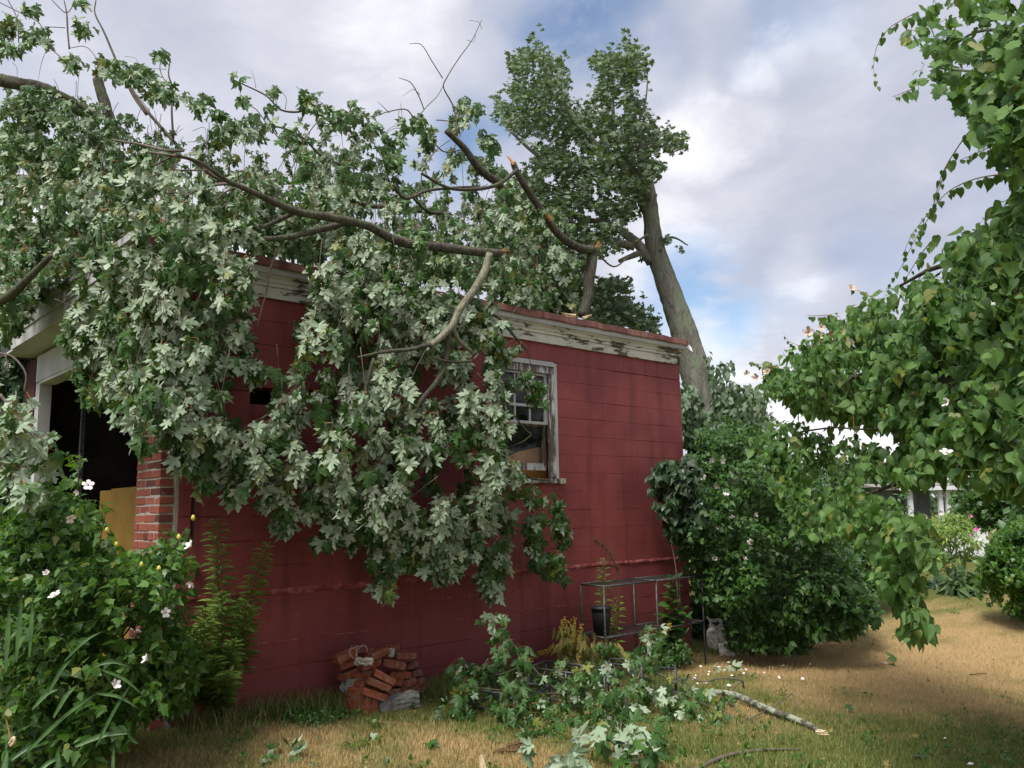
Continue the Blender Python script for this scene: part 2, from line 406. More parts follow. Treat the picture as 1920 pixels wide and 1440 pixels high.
_bk = {}
def block_mesh(sx, sz, c, mat):
    key = (round(sx, 3), round(sz, 4), c)
    if key not in _bk:
        h = sz/2; y = .025; pr = [(-y, -h+c), (-y+c, -h), (y, -h), (y, h), (-y+c, h), (-y, h-c)]
        vs = [(x_, a_, b_) for x_ in (-sx/2, sx/2) for a_, b_ in pr]
        _bk[key] = MB().add(vs, [(k, (k+1) % 6, (k+1) % 6+6, k+6) for k in range(6)] + [tuple(range(5, -1, -1)), tuple(range(6, 12))]).mesh('block', mat)
    return _bk[key]

# ---------------------------------------------------------------- leaf templates: origin at the stalk, tip along +Y, upper face +Z
def template(half, cx, fold, curl, wave=0.):
    L = [(x, y) for x, y in half]
    Rr = [(-x, y) for x, y in half if x > 1e-6][::-1]
    out = np.array(L + Rr); v = np.vstack([[0, cx], out])
    x, y = v[:, 0], v[:, 1]
    z = fold*np.abs(x) - curl*(y-.3)**2 - curl*.7*x**2*2 + wave*np.sin(x*9+y*6)
    v = np.column_stack([x, y, z])
    n = len(out); f = [(0, i+1, (i+1) % n + 1) for i in range(n)]
    a = v[f[0][1]]-v[f[0][0]]; b = v[f[0][2]]-v[f[0][0]]
    if np.cross(a, b)[2] < 0: f = [(i, k, j) for i, j, k in f]
    return v, np.array(f)
MAPLE = [(0, 0), (.12, -.05), (.30, -.12), (.47, -.05), (.35, .07), (.33, .15), (.47, .18), (.55, .30), (.70, .47), (.53, .47), (.47, .57), (.36, .50), (.19, .42), (.19, .56), (.27, .70), (.14, .76), (.10, .88), (0, 1.03)]
MAPLE_LO = [(0, 0), (.42, -.06), (.28, .14), (.64, .42), (.38, .48), (.18, .42), (.22, .70), (0, 1.)]
HEART = [(0, 0), (.12, -.09), (.28, -.08), (.42, .06), (.45, .24), (.38, .48), (.22, .72), (.08, .90), (0, 1.05)]
GRAPE = [(0, 0), (.14, -.12), (.36, -.06), (.46, .12), (.60, .20), (.50, .34), (.58, .52), (.38, .56), (.28, .66), (.24, .84), (.08, .86), (0, 1.0)]
HIB = [(0, 0), (.18, .02), (.30, .14), (.46, .26), (.38, .38), (.28, .42), (.26, .58), (.15, .70), (.12, .84), (0, 1.)]
LANCE = [(0, 0), (.11, .2), (.155, .45), (.10, .72), (0, 1.)]
OVAL = [(0, 0), (.22, .12), (.30, .4), (.2, .75), (0, 1.)]
DIA = [(0, 0), (.34, .45), (0, 1.)]
def fam(h, cx, ws): return [template(h, cx, *w_) for w_ in ws]
T = {
 'maple': fam(MAPLE, .22, [(.10, .25, .04), (-.4, .5, .05), (.55, .2, .05), (-.1, .95, .06), (.35, .6, .06), (.95, .3, .08), (-.7, .1, .1)]),
 'maple_lo': fam(MAPLE_LO, .24, [(.1, .2), (-.2, .35), (.25, .1)]),
 'heart': fam(HEART, .3, [(.22, .15), (.10, .45, .03), (.5, .2), (-.15, .4, .05), (.8, .35, .04), (.35, .7, .05)]),
 'grape': fam(GRAPE, .3, [(.15, .2, .02), (-.1, .35, .03), (.25, .15)]),
 'hib': fam(HIB, .3, [(.2, .25), (-.1, .4), (.3, .1)]),
 'lance': fam(LANCE, .45, [(.3, .3), (.2, .6)]),
 'oval': fam(OVAL, .4, [(.25, .25), (.1, .5)]),
 'dia': fam(DIA, .45, [(.3, .2), (.0, .3)]),
}
def unit(v): return v/(np.linalg.norm(v, axis=-1, keepdims=True) + 1e-9)
def rdir(n): return unit(rng.normal(size=(n, 3)))
UP = np.array([0, 0, 1.]); TOCAM = np.array([0, -1., 0])
def gen_leaves(nodes, k, size, droop=(0, 0, -1), dj=.5, facing=(0, -.7, .7), fj=.6, flip=0., pet=.08, spread=1., smin=.6, umb=.0):
    """k leaves round every node: base points, axes, normals, sizes and the stalks"""
    nodes = np.repeat(np.asarray(nodes, float), k, axis=0); n = len(nodes)
    droop = np.asarray(droop, float)
    if droop.ndim == 2: droop = np.repeat(droop, k, axis=0)
    rd = rdir(n)
    pd = unit(droop*.6 + spread*rd)
    base = nodes + pd*pet*rng.uniform(.6, 1.2, (n, 1))
    ax = unit(droop + pd*.35 + dj*rdir(n))
    nm = np.asarray(facing, float)*(1-.5*umb) + fj*rdir(n) + umb*pd
    nm = unit(nm - ax*np.sum(nm*ax, 1, keepdims=True))
    nm = np.where(rng.random((n, 1)) < flip, -nm, nm)
    sz = size*rng.uniform(smin, 1.15, n)
    return dict(node=nodes, base=base, ax=ax, nm=nm, sz=sz, tone=rng.random(n))
def cat(*ds): return {k: np.concatenate([d[k] for d in ds]) for k in ds[0]}
_lm = {}
def leaf_meshes(kind, mat):
    if (kind, mat.name) not in _lm:
        out = []
        for v, f in T[kind]:
            me = bpy.data.meshes.new('leaf'); me.from_pydata(v.tolist(), [], f.tolist()); me.materials.append(mat)
            me.polygons.foreach_set('use_smooth', [True]*len(f)); me.update(); out.append(me)
        _lm[(kind, mat.name)] = out
    return _lm[(kind, mat.name)]
def mass_mesh(name, kind, D, mat):
    tm = T[kind]; n = len(D['sz']); var = rng.integers(0, len(tm), n)
    side = np.cross(D['ax'], D['nm'])
    VV, FF, TT = [], [], []; off = 0
    for j, (v, f) in enumerate(tm):
        s = np.where(var == j)[0]
        if not len(s): continue
        sz = D['sz'][s][:, None, None]
        w_ = rng.uniform(.62, 1.12, (len(s), 1, 1))
        P_ = D['base'][s][:, None, :] + sz*(v[None, :, 0:1]*w_*side[s][:, None, :] + v[None, :, 1:2]*D['ax'][s][:, None, :] + v[None, :, 2:3]*D['nm'][s][:, None, :])
        VV.append(P_.reshape(-1, 3)); FF.append((f[None] + (np.arange(len(s))*len(v))[:, None, None] + off).reshape(-1, 3))
        TT.append(np.repeat(D['tone'][s], len(v))); off += len(s)*len(v)
    VV = np.concatenate(VV); FF = np.concatenate(FF); TT = np.concatenate(TT)
    me = bpy.data.meshes.new(name)
    me.vertices.add(len(VV)); me.vertices.foreach_set('co', VV.astype(np.float32).ravel())
    me.loops.add(len(FF)*3); me.loops.foreach_set('vertex_index', FF.astype(np.int32).ravel())
    me.polygons.add(len(FF)); me.polygons.foreach_set('loop_start', (np.arange(len(FF))*3).astype(np.int32))
    me.polygons.foreach_set('use_smooth', np.ones(len(FF), bool))
    me.update(calc_edges=True)
    a = me.attributes.new('tone', 'FLOAT', 'POINT'); a.data.foreach_set('value', TT.astype(np.float32))
    me.materials.append(mat); return me
def foliage(root, kind, D, mat, single=300, stuffname='foliage', stalk=None, stalk_r=.0016):
    """the leaves that show largest become objects, the rest one mass"""
    n = len(D['sz']); pick = np.zeros(n, bool)
    if single:
        ctr = D['base'] + D['ax']*D['sz'][:, None]*.5
        x, y, z = proj(ctr)
        ok = (x > 5) & (x < 1915) & (y > 5) & (y < 1435) & (z > .5)
        cell = (np.clip(y, 0, 1439)//12).astype(int)*200 + (np.clip(x, 0, 1919)//12).astype(int)
        near = {}
        for i in np.where(ok)[0]:
            c = cell[i]
            if c not in near or z[i] < z[near[c]]: near[c] = i
        ids = np.array(sorted(near.values(), key=lambda i: -D['sz'][i]/z[i])[:single])
        pick[ids] = True
        ms = leaf_meshes(kind, mat)
        inv = mat_of(root).inverted()
        for i in ids:
            ax, nm, b, s = D['ax'][i], D['nm'][i], D['base'][i], D['sz'][i]
            sd = np.cross(ax, nm)*(.62+.5*((i*.618) % 1.))
            mw = Matrix(((sd[0]*s, ax[0]*s, nm[0]*s, b[0]), (sd[1]*s, ax[1]*s, nm[1]*s, b[1]), (sd[2]*s, ax[2]*s, nm[2]*s, b[2]), (0, 0, 0, 1)))
            o = bpy.data.objects.new('leaf', ms[int(i) % len(ms)]); C.objects.link(o); o.parent = root
            o.matrix_local = inv @ mw
    rest = {k: v[~pick] for k, v in D.items()}
    if len(rest['sz']):
        o = world_child(stuffname, mass_mesh(stuffname, kind, rest, mat), root); o['kind'] = 'stuff'
    if stalk is not None:
        a, b = D['node'], D['base']; d = unit(b-a); s1 = unit(np.cross(d, [.31, .52, .8]))*stalk_r; s2 = np.cross(d, s1)
        vv = np.stack([a+s1, a-s1*.5+s2, a-s1*.5-s2, b+s1*.6, b-s1*.3+s2*.6, b-s1*.3-s2*.6], 1).reshape(-1, 3)
        me = bpy.data.meshes.new('stalks'); q = np.arange(n)*6
        ff = np.concatenate([np.stack([q+i, q+j, q+j+3, q+i+3], 1) for i, j in ((0, 1), (1, 2), (2, 0))])
        me.vertices.add(len(vv)); me.vertices.foreach_set('co', vv.astype(np.float32).ravel())
        me.loops.add(len(ff)*4); me.loops.foreach_set('vertex_index', ff.astype(np.int32).ravel())
        me.polygons.add(len(ff)); me.polygons.foreach_set('loop_start', (np.arange(len(ff))*4).astype(np.int32)); me.update(calc_edges=True)
        me.materials.append(stalk); world_child('leaf_stalks', me, root)['kind'] = 'stuff'
def inpoly(x, y, poly):
    p = np.asarray(poly, float); ins = np.zeros(len(x), bool); j = len(p)-1
    for i in range(len(p)):
        c = ((p[i, 1] > y) != (p[j, 1] > y)) & (x < (p[j, 0]-p[i, 0])*(y-p[i, 1])/(p[j, 1]-p[i, 1]+1e-9)+p[i, 0])
        ins ^= c; j = i
    return ins
def scatter(poly, n, mind=0.):
    p = np.asarray(poly, float); out = []
    lo, hi = p.min(0), p.max(0); tot = 0
    while tot < n:
        x = rng.uniform(lo[0], hi[0], n*3); y = rng.uniform(lo[1], hi[1], n*3); k = inpoly(x, y, poly)
        out.append(np.column_stack([x[k], y[k]])); tot += int(k.sum())
    return np.concatenate(out)[:n]
def edge_d(x, y, poly):
    p = np.asarray(poly, float); d = np.full(len(x), 1e9); q = np.stack([x, y], 1)
    for i in range(len(p)):
        a, b = p[i-1], p[i]; ab = b-a; t_ = np.clip(((q-a) @ ab)/(ab @ ab + 1e-9), 0, 1); d = np.minimum(d, np.linalg.norm(q-a-t_[:, None]*ab, axis=1))
    return d
_hp = [(rng.uniform(0, 6.28), rng.uniform(0, 6.28), f_) for f_ in (.6, .8, 1., 1.3, 1.6, 2.1, 2.7, 3.3)]
def gapn(x, y, L=60.):
    """uneven -1..1 field used to open gaps in foliage"""
    r_ = 0
    for a, b, f_ in _hp: r_ = r_ + np.sin((x*math.cos(a)+y*math.sin(a))*f_/L*3.1 + b)
    return r_/3.2
def clumpy(poly, n, nclump, spread):
    """points gathered in clumps, so the mass shows light and dark heaps and gaps"""
    c = scatter(poly, nclump); i = rng.integers(0, nclump, n*2)
    q = c[i] + rng.normal(0, spread, (n*2, 2)); k = inpoly(q[:, 0], q[:, 1], poly)
    return q[k][:n], i[k][:n]
def sticks(name, lst, mat, root, sides=5, stuff=False, wob=.08, k=5):
    """lst of (points, radii)"""
    if stuff:
        mb = MB()
        for p_, r_ in lst: mb.tube(spline(p_, k), r_, sides, wob=wob)
        o = mb.build(name, mat, root, True, True); o['kind'] = 'stuff'; return
    for p_, r_ in lst:
        MB().tube(spline(p_, k), r_, sides, wob=wob).build(name, mat, root, True, True)

# ---------------------------------------------------------------- the ground
_np = [(rng.uniform(0, 6.28), rng.uniform(0, 6.28), rng.uniform(.4, 2.6), rng.uniform(0, 6.28)) for _ in range(9)]
def nz2(x, y, s=1.):
    r_ = 0
    for a, b, f_, ph in _np: r_ = r_ + np.sin((x*math.cos(a)+y*math.sin(a))*f_*s + b)/(1+f_*.5)
    return r_/3.
def dryness(x, y):
    """0 green, 1 straw: parched band across the lawn, greener near the camera's right and by the wall"""
    x = np.asarray(x, float); y = np.asarray(y, float)
    d = .37 + .22*nz2(x, y, 1.4) + .30*nz2(x+9, y, 4.5) + .26*nz2(y, x+3, 11.)
    g = lambda cx, cy, rx, ry: np.exp(-((x-cx)/rx)**2-((y-cy)/ry)**2)
    d = d + .75*g(4.6, 10.2, 3.0, 1.8) + .42*g(3.0, 8.4, 1.6, .7) + .55*g(.1, 6.3, .9, .4) + .25*g(6.5, 12.8, 2.2, 1.6) + .3*g(-1.6, 6.2, .7, .5)
    d = d - .62*g(3.4, 6.6, 2.6, 1.05) - .38*g(1.6, 8.9, 1.1, .9) - .35*g(.5, 8.2, 1.5, .8) - .4*g(-1.7, 7.2, 1.2, .4)
    d = d - .7*g(4.8, 17.5, 5., 2.3)
    wl = (np.stack([x, y], -1) - C0[:2]) @ (-V[:2])
    return np.clip(d - .45*np.exp(-(np.clip(wl, 0, 9)/.35)**2), 0, 1)
def grid(x0, x1, y0, y1, st, zoff=0.):
    xs = np.arange(x0, x1+st/2, st); ys = np.arange(y0, y1+st/2, st); X, Y_ = np.meshgrid(xs, ys)
    Z = gz(X, Y_) + .012*nz2(X*2, Y_*2, 2.) + zoff
    v = np.column_stack([X.ravel(), Y_.ravel(), Z.ravel()]); nx = len(xs)
    i, j = np.meshgrid(np.arange(nx-1), np.arange(len(ys)-1)); a = (j*nx+i).ravel()
    return v, np.column_stack([a, a+1, a+nx+1, a+nx])
def gridmesh(name, v, f, mat):
    me = bpy.data.meshes.new(name); me.from_pydata(v.tolist(), [], f.tolist()); me.materials.append(mat)
    a = me.attributes.new('dry', 'FLOAT', 'POINT'); a.data.foreach_set('value', dryness(v[:, 0], v[:, 1]).astype(np.float32))
    me.polygons.foreach_set('use_smooth', [True]*len(f)); me.update(); return me
# one sheet, fine near the camera and coarse to the horizon
ax_ = np.concatenate([-np.geomspace(900, 14, 14), np.arange(-13, 14, .22), np.geomspace(14, 900, 14)])
ay_ = np.concatenate([-np.geomspace(300, 4, 8), np.arange(-3, 24, .22), np.geomspace(24.2, 1500, 16)])
X, Y_ = np.meshgrid(ax_, ay_); Z = gz(X, Y_) + .012*nz2(X*2, Y_*2, 2.)*((np.abs(X) < 14) & (Y_ < 24))
nx = len(ax_); i, j = np.meshgrid(np.arange(nx-1), np.arange(len(ay_)-1)); a = (j*nx+i).ravel()
lawn = put('lawn', gridmesh('lawn', np.column_stack([X.ravel(), Y_.ravel(), Z.ravel()]), np.column_stack([a, a+1, a+nx+1, a+nx]), M['turf']))
lawn['kind'] = 'structure'
# blades
def blades(name, n, fx, h0, h1, wdt, mat, parent=None, label=None):
    x, y = fx(n); n = len(x)
    a = rng.uniform(0, 2*math.pi, n); ln = rng.uniform(.15, .75, n); h = rng.uniform(h0, h1, n)*(1+.3*nz2(x*3, y*3, 2.))
    z = gz(x, y) + .012*nz2(x*2, y*2, 2.) - .004
    s = np.column_stack([np.cos(a), np.sin(a), np.zeros(n)])*(wdt*rng.uniform(.6, 1.3, n))[:, None]
    la = a + rng.normal(1.57, .6, n); l = np.column_stack([np.cos(la), np.sin(la), np.zeros(n)])
    b = np.column_stack([x, y, z]); mid = b + l*(h*ln*.35)[:, None] + UP*(h*.6)[:, None]; tip = b + l*(h*ln)[:, None] + UP*h[:, None]
    vv = np.stack([b-s, b+s, mid+s*.7, mid-s*.7, tip], 1).reshape(-1, 3)
    q = np.arange(n)*5
    tri = np.concatenate([np.stack([q, q+1, q+2], 1), np.stack([q, q+2, q+3], 1), np.stack([q+3, q+2, q+4], 1)])
    me = bpy.data.meshes.new(name)
    me.vertices.add(len(vv)); me.vertices.foreach_set('co', vv.astype(np.float32).ravel())
    me.loops.add(len(tri)*3); me.loops.foreach_set('vertex_index', tri.astype(np.int32).ravel())
    me.polygons.add(len(tri)); me.polygons.foreach_set('loop_start', (np.arange(len(tri))*3).astype(np.int32)); me.update(calc_edges=True)
    dr = np.clip(dryness(x, y) + rng.normal(0, .26, n), 0, 1)
    at = me.attributes.new('dry', 'FLOAT', 'POINT'); at.data.foreach_set('value', np.repeat(dr, 5).astype(np.float32))
    at = me.attributes.new('tone', 'FLOAT', 'POINT'); at.data.foreach_set('value', np.repeat(rng.random(n), 5).astype(np.float32))
    me.materials.append(mat); o = put(name, me); o['kind'] = 'stuff'
    if label: o['label'] = label; o['category'] = 'grass'
    return o
def lawnpts(n):
    px = rng.uniform(-60, 1980, n); py = 1090 + 370*rng.random(n)**.8
    t_ = CH/np.maximum((py-955)/F, .02); y = t_; x = (px-960)/F*y
    y = y + rng.normal(0, .05, n)
    k = ((np.stack([x, y], -1)-C0[:2]) @ V[:2] < .0) | ((np.stack([x, y], -1)-C0[:2]) @ U[:2] < -.0) | ((np.stack([x, y], -1)-C0[:2]) @ U[:2] > 6.6)
    k &= dryness(x, y) + rng.normal(0, .3, n) > -.5
    return x[k], y[k]
blades('grass', 210000, lawnpts, .022, .055, .0022, M['blade'], label='short summer lawn, straw brown with green patches')
def edgepts(n):
    a = rng.uniform(.2, 6.3, n); o_ = np.abs(rng.normal(0, .16, n)) + .01
    dens = .35 + .65*np.exp(-((a-1.9)/.8)**2) + .5*np.exp(-((a-5)/1.)**2); k = rng.random(n) < dens
    q = C0[:2] + np.outer(a, U[:2]) + np.outer(o_, -V[:2]); return q[k, 0], q[k, 1]
blades('long_grass', 9000, edgepts, .07, .22, .0030, M['blade'], label='longer tufts of green grass along the foot of the red wall')

# ---------------------------------------------------------------- the building
garage = empty('garage', C0, A)
tag(garage, 'single storey red painted block garage with a brick pillar and peeling cornice', 'garage')
LW, WB = 6.54, 4.15                                    # length of the long wall, width of the front
ZJ = [-.356 + .2032*i for i in range(20)]; ZJ = [z for z in ZJ if z < 3.49] + [3.50]
WIN = (3.38, 4.29, 1.985, 3.30)
HOLES = [(.70, 1.00, 2.59, 2.735), (1.24, 1.52, 2.62, 2.75)]
CRK = (.145, .46, 1.30, 2.32)
def slab(holes, a0, a1, z0, z1, y0, y1, mb=None):
    mb = mb or MB()
    es = sorted({a0, a1, *[min(max(h[0], a0), a1) for h in holes], *[min(max(h[1], a0), a1) for h in holes]})
    zs = sorted({z0, z1, *[min(max(h[2], z0), z1) for h in holes], *[min(max(h[3], z0), z1) for h in holes]})
    for i_ in range(len(es)-1):
        for j_ in range(len(zs)-1):
            ca, cz = (es[i_]+es[i_+1])/2, (zs[j_]+zs[j_+1])/2
            if any(h[0] < ca < h[1] and h[2] < cz < h[3] for h in holes): continue
            mb.box((es[i_], y0, zs[j_]), (es[i_+1], y1, zs[j_+1]))
    return mb
wall = slab([WIN] + HOLES + [(.20, .30, 1.35, 2.2)], .13, LW-.004, -.4, 3.495, .007, .19).build('wall', M['mortar_red'], garage)
n_block = 0
for r_ in range(len(ZJ)-1):
    z0, z1 = ZJ[r_]+.0008, ZJ[r_+1]-.0008
    if z1 - z0 < .05 or z1 < -.15: continue
    a0 = .145 - (.2032 if r_ % 2 else 0.)
    while a0 < LW:
        s0, s1 = max(a0, .145)+.0001, min(a0+.4064, LW)-.0001
        a0 += .4064
        if s1-s0 < .05: continue
        segs = [(s0, s1, z0, z1)]
        for h in [WIN] + HOLES:
            new = []
            for (x0, x1, y0, y1) in segs:
                if x1 <= h[0] or x0 >= h[1] or y1 <= h[2] or y0 >= h[3]: new.append((x0, x1, y0, y1)); continue
                if x0 < h[0]-.02: new.append((x0, h[0], y0, y1))
                if x1 > h[1]+.02: new.append((h[1], x1, y0, y1))
                mx0, mx1 = max(x0, h[0]), min(x1, h[1])
                if y0 < h[2]-.02: new.append((mx0, mx1, y0, h[2]))
                if y1 > h[3]+.02: new.append((mx0, mx1, h[3], y1))
            segs = new
        for (x0, x1, y0, y1) in segs:
            dy = random.uniform(-.0003, .0003); tilt = 0.
            if x0 < CRK[1] and CRK[2]-.1 < (y0+y1)/2 < CRK[3]:
                cut = .205 + .075*math.sin(y0*9) + random.uniform(-.02, .02)
                parts = [(x0, min(cut-.018, x1), y0+.004, y1), (cut+.018, x1, y0, y1-.002)]
            else: parts = [(x0, x1, y0, y1)]
            for pi, (p0, p1, q0, q1) in enumerate(parts):
                if p1-p0 < .02: continue
                shr = random.choice([0, 0, 0, 0, .0008, .0015, .0035]) + (.007 if 3.05 < q0 < 3.2 and p0 > 5.1 else 0); q1 -= shr
                me = block_mesh(p1-p0-(.0025 if random.random() < .12 else 0.), q1-q0, random.choice([.0008, .0014, .0026]), M['red'])
                dz = 0.
                if (y0+y1)/2 > 2.3 and p0 < .5: dz = .004
                o = put('block', me, wall, ((p0+p1)/2, .0225+dy-(.008 if len(parts) > 1 and pi == 0 else 0), (q0+q1)/2+dz),
                        (random.uniform(-.002, .002), (random.uniform(-.03, .03) if len(parts) > 1 else random.uniform(-.0010, .0010)), 0))
                n_block += 1
# ledge where the parging of the lower wall starts
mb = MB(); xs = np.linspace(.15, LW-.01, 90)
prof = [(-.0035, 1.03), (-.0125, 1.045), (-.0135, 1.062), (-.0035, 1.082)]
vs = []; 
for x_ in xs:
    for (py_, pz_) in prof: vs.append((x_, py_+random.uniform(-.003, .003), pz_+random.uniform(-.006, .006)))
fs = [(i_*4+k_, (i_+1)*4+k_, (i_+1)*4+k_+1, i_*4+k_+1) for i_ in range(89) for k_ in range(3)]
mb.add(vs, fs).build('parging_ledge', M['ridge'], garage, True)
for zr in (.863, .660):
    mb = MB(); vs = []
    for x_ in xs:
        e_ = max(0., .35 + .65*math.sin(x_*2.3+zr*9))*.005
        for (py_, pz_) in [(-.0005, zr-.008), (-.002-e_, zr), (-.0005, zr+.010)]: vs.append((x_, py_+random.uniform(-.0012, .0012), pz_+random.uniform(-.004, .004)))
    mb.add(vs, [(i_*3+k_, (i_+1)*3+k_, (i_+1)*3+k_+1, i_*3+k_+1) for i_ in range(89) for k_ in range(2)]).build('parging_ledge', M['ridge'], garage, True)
# other walls and the floor, dark inside
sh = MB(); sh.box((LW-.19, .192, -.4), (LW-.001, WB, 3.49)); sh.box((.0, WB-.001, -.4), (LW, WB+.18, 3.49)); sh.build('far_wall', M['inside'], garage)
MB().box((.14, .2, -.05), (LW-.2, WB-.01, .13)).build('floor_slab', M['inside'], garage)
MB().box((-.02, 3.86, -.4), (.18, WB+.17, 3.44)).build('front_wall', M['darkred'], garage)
MB().box((-.26, .0, 3.505), (LW+.02, WB+.3, 3.70)).build('roof', M['roof'], garage)
# pillar of single bricks
pillar = MB().box((.0055, .0055, -.3), (.128, .512, 3.14)).build('pillar', M['mortar'], garage)
k_ = 0; z_ = -.12
while z_ < 3.10:
    up = z_ > 2.27
    pat = [(.0, .205), (.213, .205), (.426, .098)] if k_ % 2 else [(.0, .098), (.106, .205), (.319, .205)]
    for b0, ln in pat:
        if random.random() < .12 and ln > .15 and b0 > .05:
            sub = [(b0, .098), (b0+.107, .098)]
        else: sub = [(b0, ln)]
        for b1, l1 in sub:
            me = bevel_box(.105, l1-.002, .0555, .004, M['brick'], .0022, random.randint(0, 5), 'brick')
            o = put('brick', me, pillar, (.054+random.uniform(-.003, .003)-(.006 if up else 0), b1+l1/2+random.uniform(-.002, .002)+(.008 if up else 0), z_+.0285+(.012 if up else 0)),
                    (random.uniform(-.008, .008), random.uniform(-.008, .008)+(.012 if up else 0), random.uniform(-.01, .01)))
    for b0, ln in ([(.108, .028)]):
        pass
    z_ += .0677; k_ += 1
strip = MB(); zs_ = np.linspace(-.3, 3.45, 40)
for i_ in range(39):
    strip.box((.120, -.004+random.uniform(-.003, .003), zs_[i_]), (.144, .03, zs_[i_+1]-.001))
strip.build('pillar_edge_strip', M['mortar'], garage)
# cornice on the long wall: frieze board, crown moulding of three runs, metal cap
def run(name, prof, a0, a1, mat, n=2, jz=0.):
    """prof is (outward, z) closed; extruded along the wall"""
    mb_ = MB(); m_ = len(prof); vs = []
    for x_ in np.linspace(a0, a1, n):
        dz = random.uniform(-jz, jz)
        vs += [(x_, -o_, z_+dz) for o_, z_ in prof]
    fs = [(i_*m_+k, i_*m_+(k+1) % m_, (i_+1)*m_+(k+1) % m_, (i_+1)*m_+k) for i_ in range(n-1) for k in range(m_)]
    fs += [tuple(range(m_))[::-1], tuple((n-1)*m_+k for k in range(m_))]
    return mb_.add(vs, [f[::-1] for f in fs]).build(name, mat, garage)
run('frieze_board', [(-.02, 3.50), (.034, 3.497), (.038, 3.592), (-.02, 3.592)], -.0, LW-.08, M['peel'], 14, .0015)
run('crown_moulding', [(-.02, 3.594), (.052, 3.594), (.054, 3.625), (.063, 3.628), (.075, 3.655), (.098, 3.678), (.102, 3.684), (-.02, 3.684)], -.24, LW-.03, M['peel'], 14, .0015)
run('crown_moulding', [(-.02, 3.686), (.112, 3.686), (.118, 3.70), (.124, 3.738), (-.02, 3.738)], -.30, LW+.01, M['trim'], 14, .0015)
run('roof_cap', [(.138, 3.733), (.142, 3.748), (.136, 3.812), (.10, 3.822), (-.25, 3.80), (-.25, 3.795), (.095, 3.812), (.128, 3.742)], -.34, LW+.03, M['flash'], 40, .006)
MB().add([(LW+.035, -.10, 3.72), (LW+.09, -.16, 3.66), (LW+.10, -.13, 3.73), (LW+.06, -.09, 3.79), (LW+.04, -.08, 3.715), (LW+.095, -.14, 3.655), (LW+.105, -.11, 3.725), (LW+.065, -.07, 3.785)],
         [(0, 1, 2, 3), (7, 6, 5, 4), (0, 4, 5, 1), (1, 5, 6, 2), (2, 6, 7, 3), (3, 7, 4, 0)]).build('bent_flashing_tab', M['white_house'], garage)
# front: fascia, soffit, header, jamb
MB().box((-.315, -.02, 3.475), (-.285, 3.66, 3.605)).build('fascia_board', M['trim'], garage)
MB().box((-.330, -.02, 3.613), (-.290, 3.66, 3.735)).build('fascia_board', M['trim'], garage)
MB().box((-.350, -.13, 3.742), (-.27, 3.68, 3.80)).build('front_cap', M['trim'], garage)
MB().box((-.283, .002, 3.482), (.15, WB, 3.50)).build('soffit', M['trim'], garage)
MB().box((-.035, .0, 3.155), (-.004, 3.76, 3.44)).build('header_board', M['trim'], garage)
MB().box((-.034, .535, 3.12), (.12, 3.60, 3.150)).build('header_trim', M['trim'], garage)
MB().box((-.02, 3.64, -.2), (.10, 3.80, 3.150)).build('door_jamb', M['trim'], garage)
MB().box((.30, 3.20, .14), (.34, 3.24, 3.1)).build('door_track', M['metal'], garage)
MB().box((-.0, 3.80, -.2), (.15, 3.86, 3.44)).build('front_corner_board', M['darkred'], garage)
MB().box((1.0, 2.6, .14), (1.16, 2.76, 3.45)).build('inner_post', M['brown'], garage)
sh0, shz = loc(PF(236, 845, -1.1))[1], loc(PF(236, 846, -1.1))[2]
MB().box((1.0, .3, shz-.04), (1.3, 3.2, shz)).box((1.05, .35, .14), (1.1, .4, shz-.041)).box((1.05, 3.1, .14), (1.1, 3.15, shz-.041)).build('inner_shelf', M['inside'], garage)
# window
a0, a1, z0, z1 = WIN
win = MB().box((a0, .012, z1-.06), (a1, .12, z1-.002)).box((a0+.002, .012, z0+.03), (a0+.06, .12, z1-.062)).box((a1-.05, .03, z0+.03), (a1-.002, .12, z1-.062)).build('window', M['peel_more'], garage)
MB().box((a1-.118, -.012, z0+.04), (a1-.052, .03, z1-.14)).build('window_casing', M['peel_more'], win)
MB().box((a1-.050, -.010, z0+.03), (a1-.008, .028, z1-.016)).build('window_moulding', M['trim'], win)
MB().box((a0+.01, -.010, z1-.056), (a1-.051, .010, z1-.004)).build('window_moulding', M['trim'], win)
MB().box((a0+.01, .004, z1-.135), (a1-.053, .030, z1-.064)).build('window_head', M['peel_more'], win)
MB().box((a0-.03, -.045, z0-.022), (a1-.03, .10, z0+.026)).build('window_sill', M['peel_more'], win)
MB().add(bev := [(a1-.02, -.05, z0-.03), (a1+.06, -.045, z0-.02), (a1+.065, -.04, z0+.03), (a1-.01, -.04, z0+.035), (a1-.02, .01, z0-.03), (a1+.06, .01, z0-.035), (a1+.05, .01, z0+.03), (a1-.02, .01, z0+.03)],
         [(0, 1, 2, 3), (0, 4, 5, 1), (1, 5, 6, 2), (2, 6, 7, 3), (3, 7, 4, 0)]).build('sill_end_patch', M['mortar'], garage)
sA, sB = a0+.062, a1-.12; zm = 2.60
us = MB().box((sA, .035, z1-.165), (sB, .065, z1-.137)).box((sA, .035, zm), (sB, .065, zm+.030)).box((sA, .036, zm+.03), (sA+.035, .064, z1-.165)).box((sB-.038, .036, zm+.03), (sB, .064, z1-.165)).build('upper_sash', M['trim'], win)
w3 = (sB-sA-.073)/3
for k in (1, 2):
    x_ = sA+.035+w3*k; MB().box((x_-.007, .040, zm+.03), (x_+.007, .060, z1-.166)).build('muntin', M['trim'], win)
for k in (1, 2):
    zc = zm+.03+(z1-.165-zm-.03)*k/3; MB().box((sA+.036, .0415, zc-(.014 if k == 1 else .006)), (sB-.039, .0585, zc+(.014 if k == 1 else .006))).build('muntin', M['trim'], win)
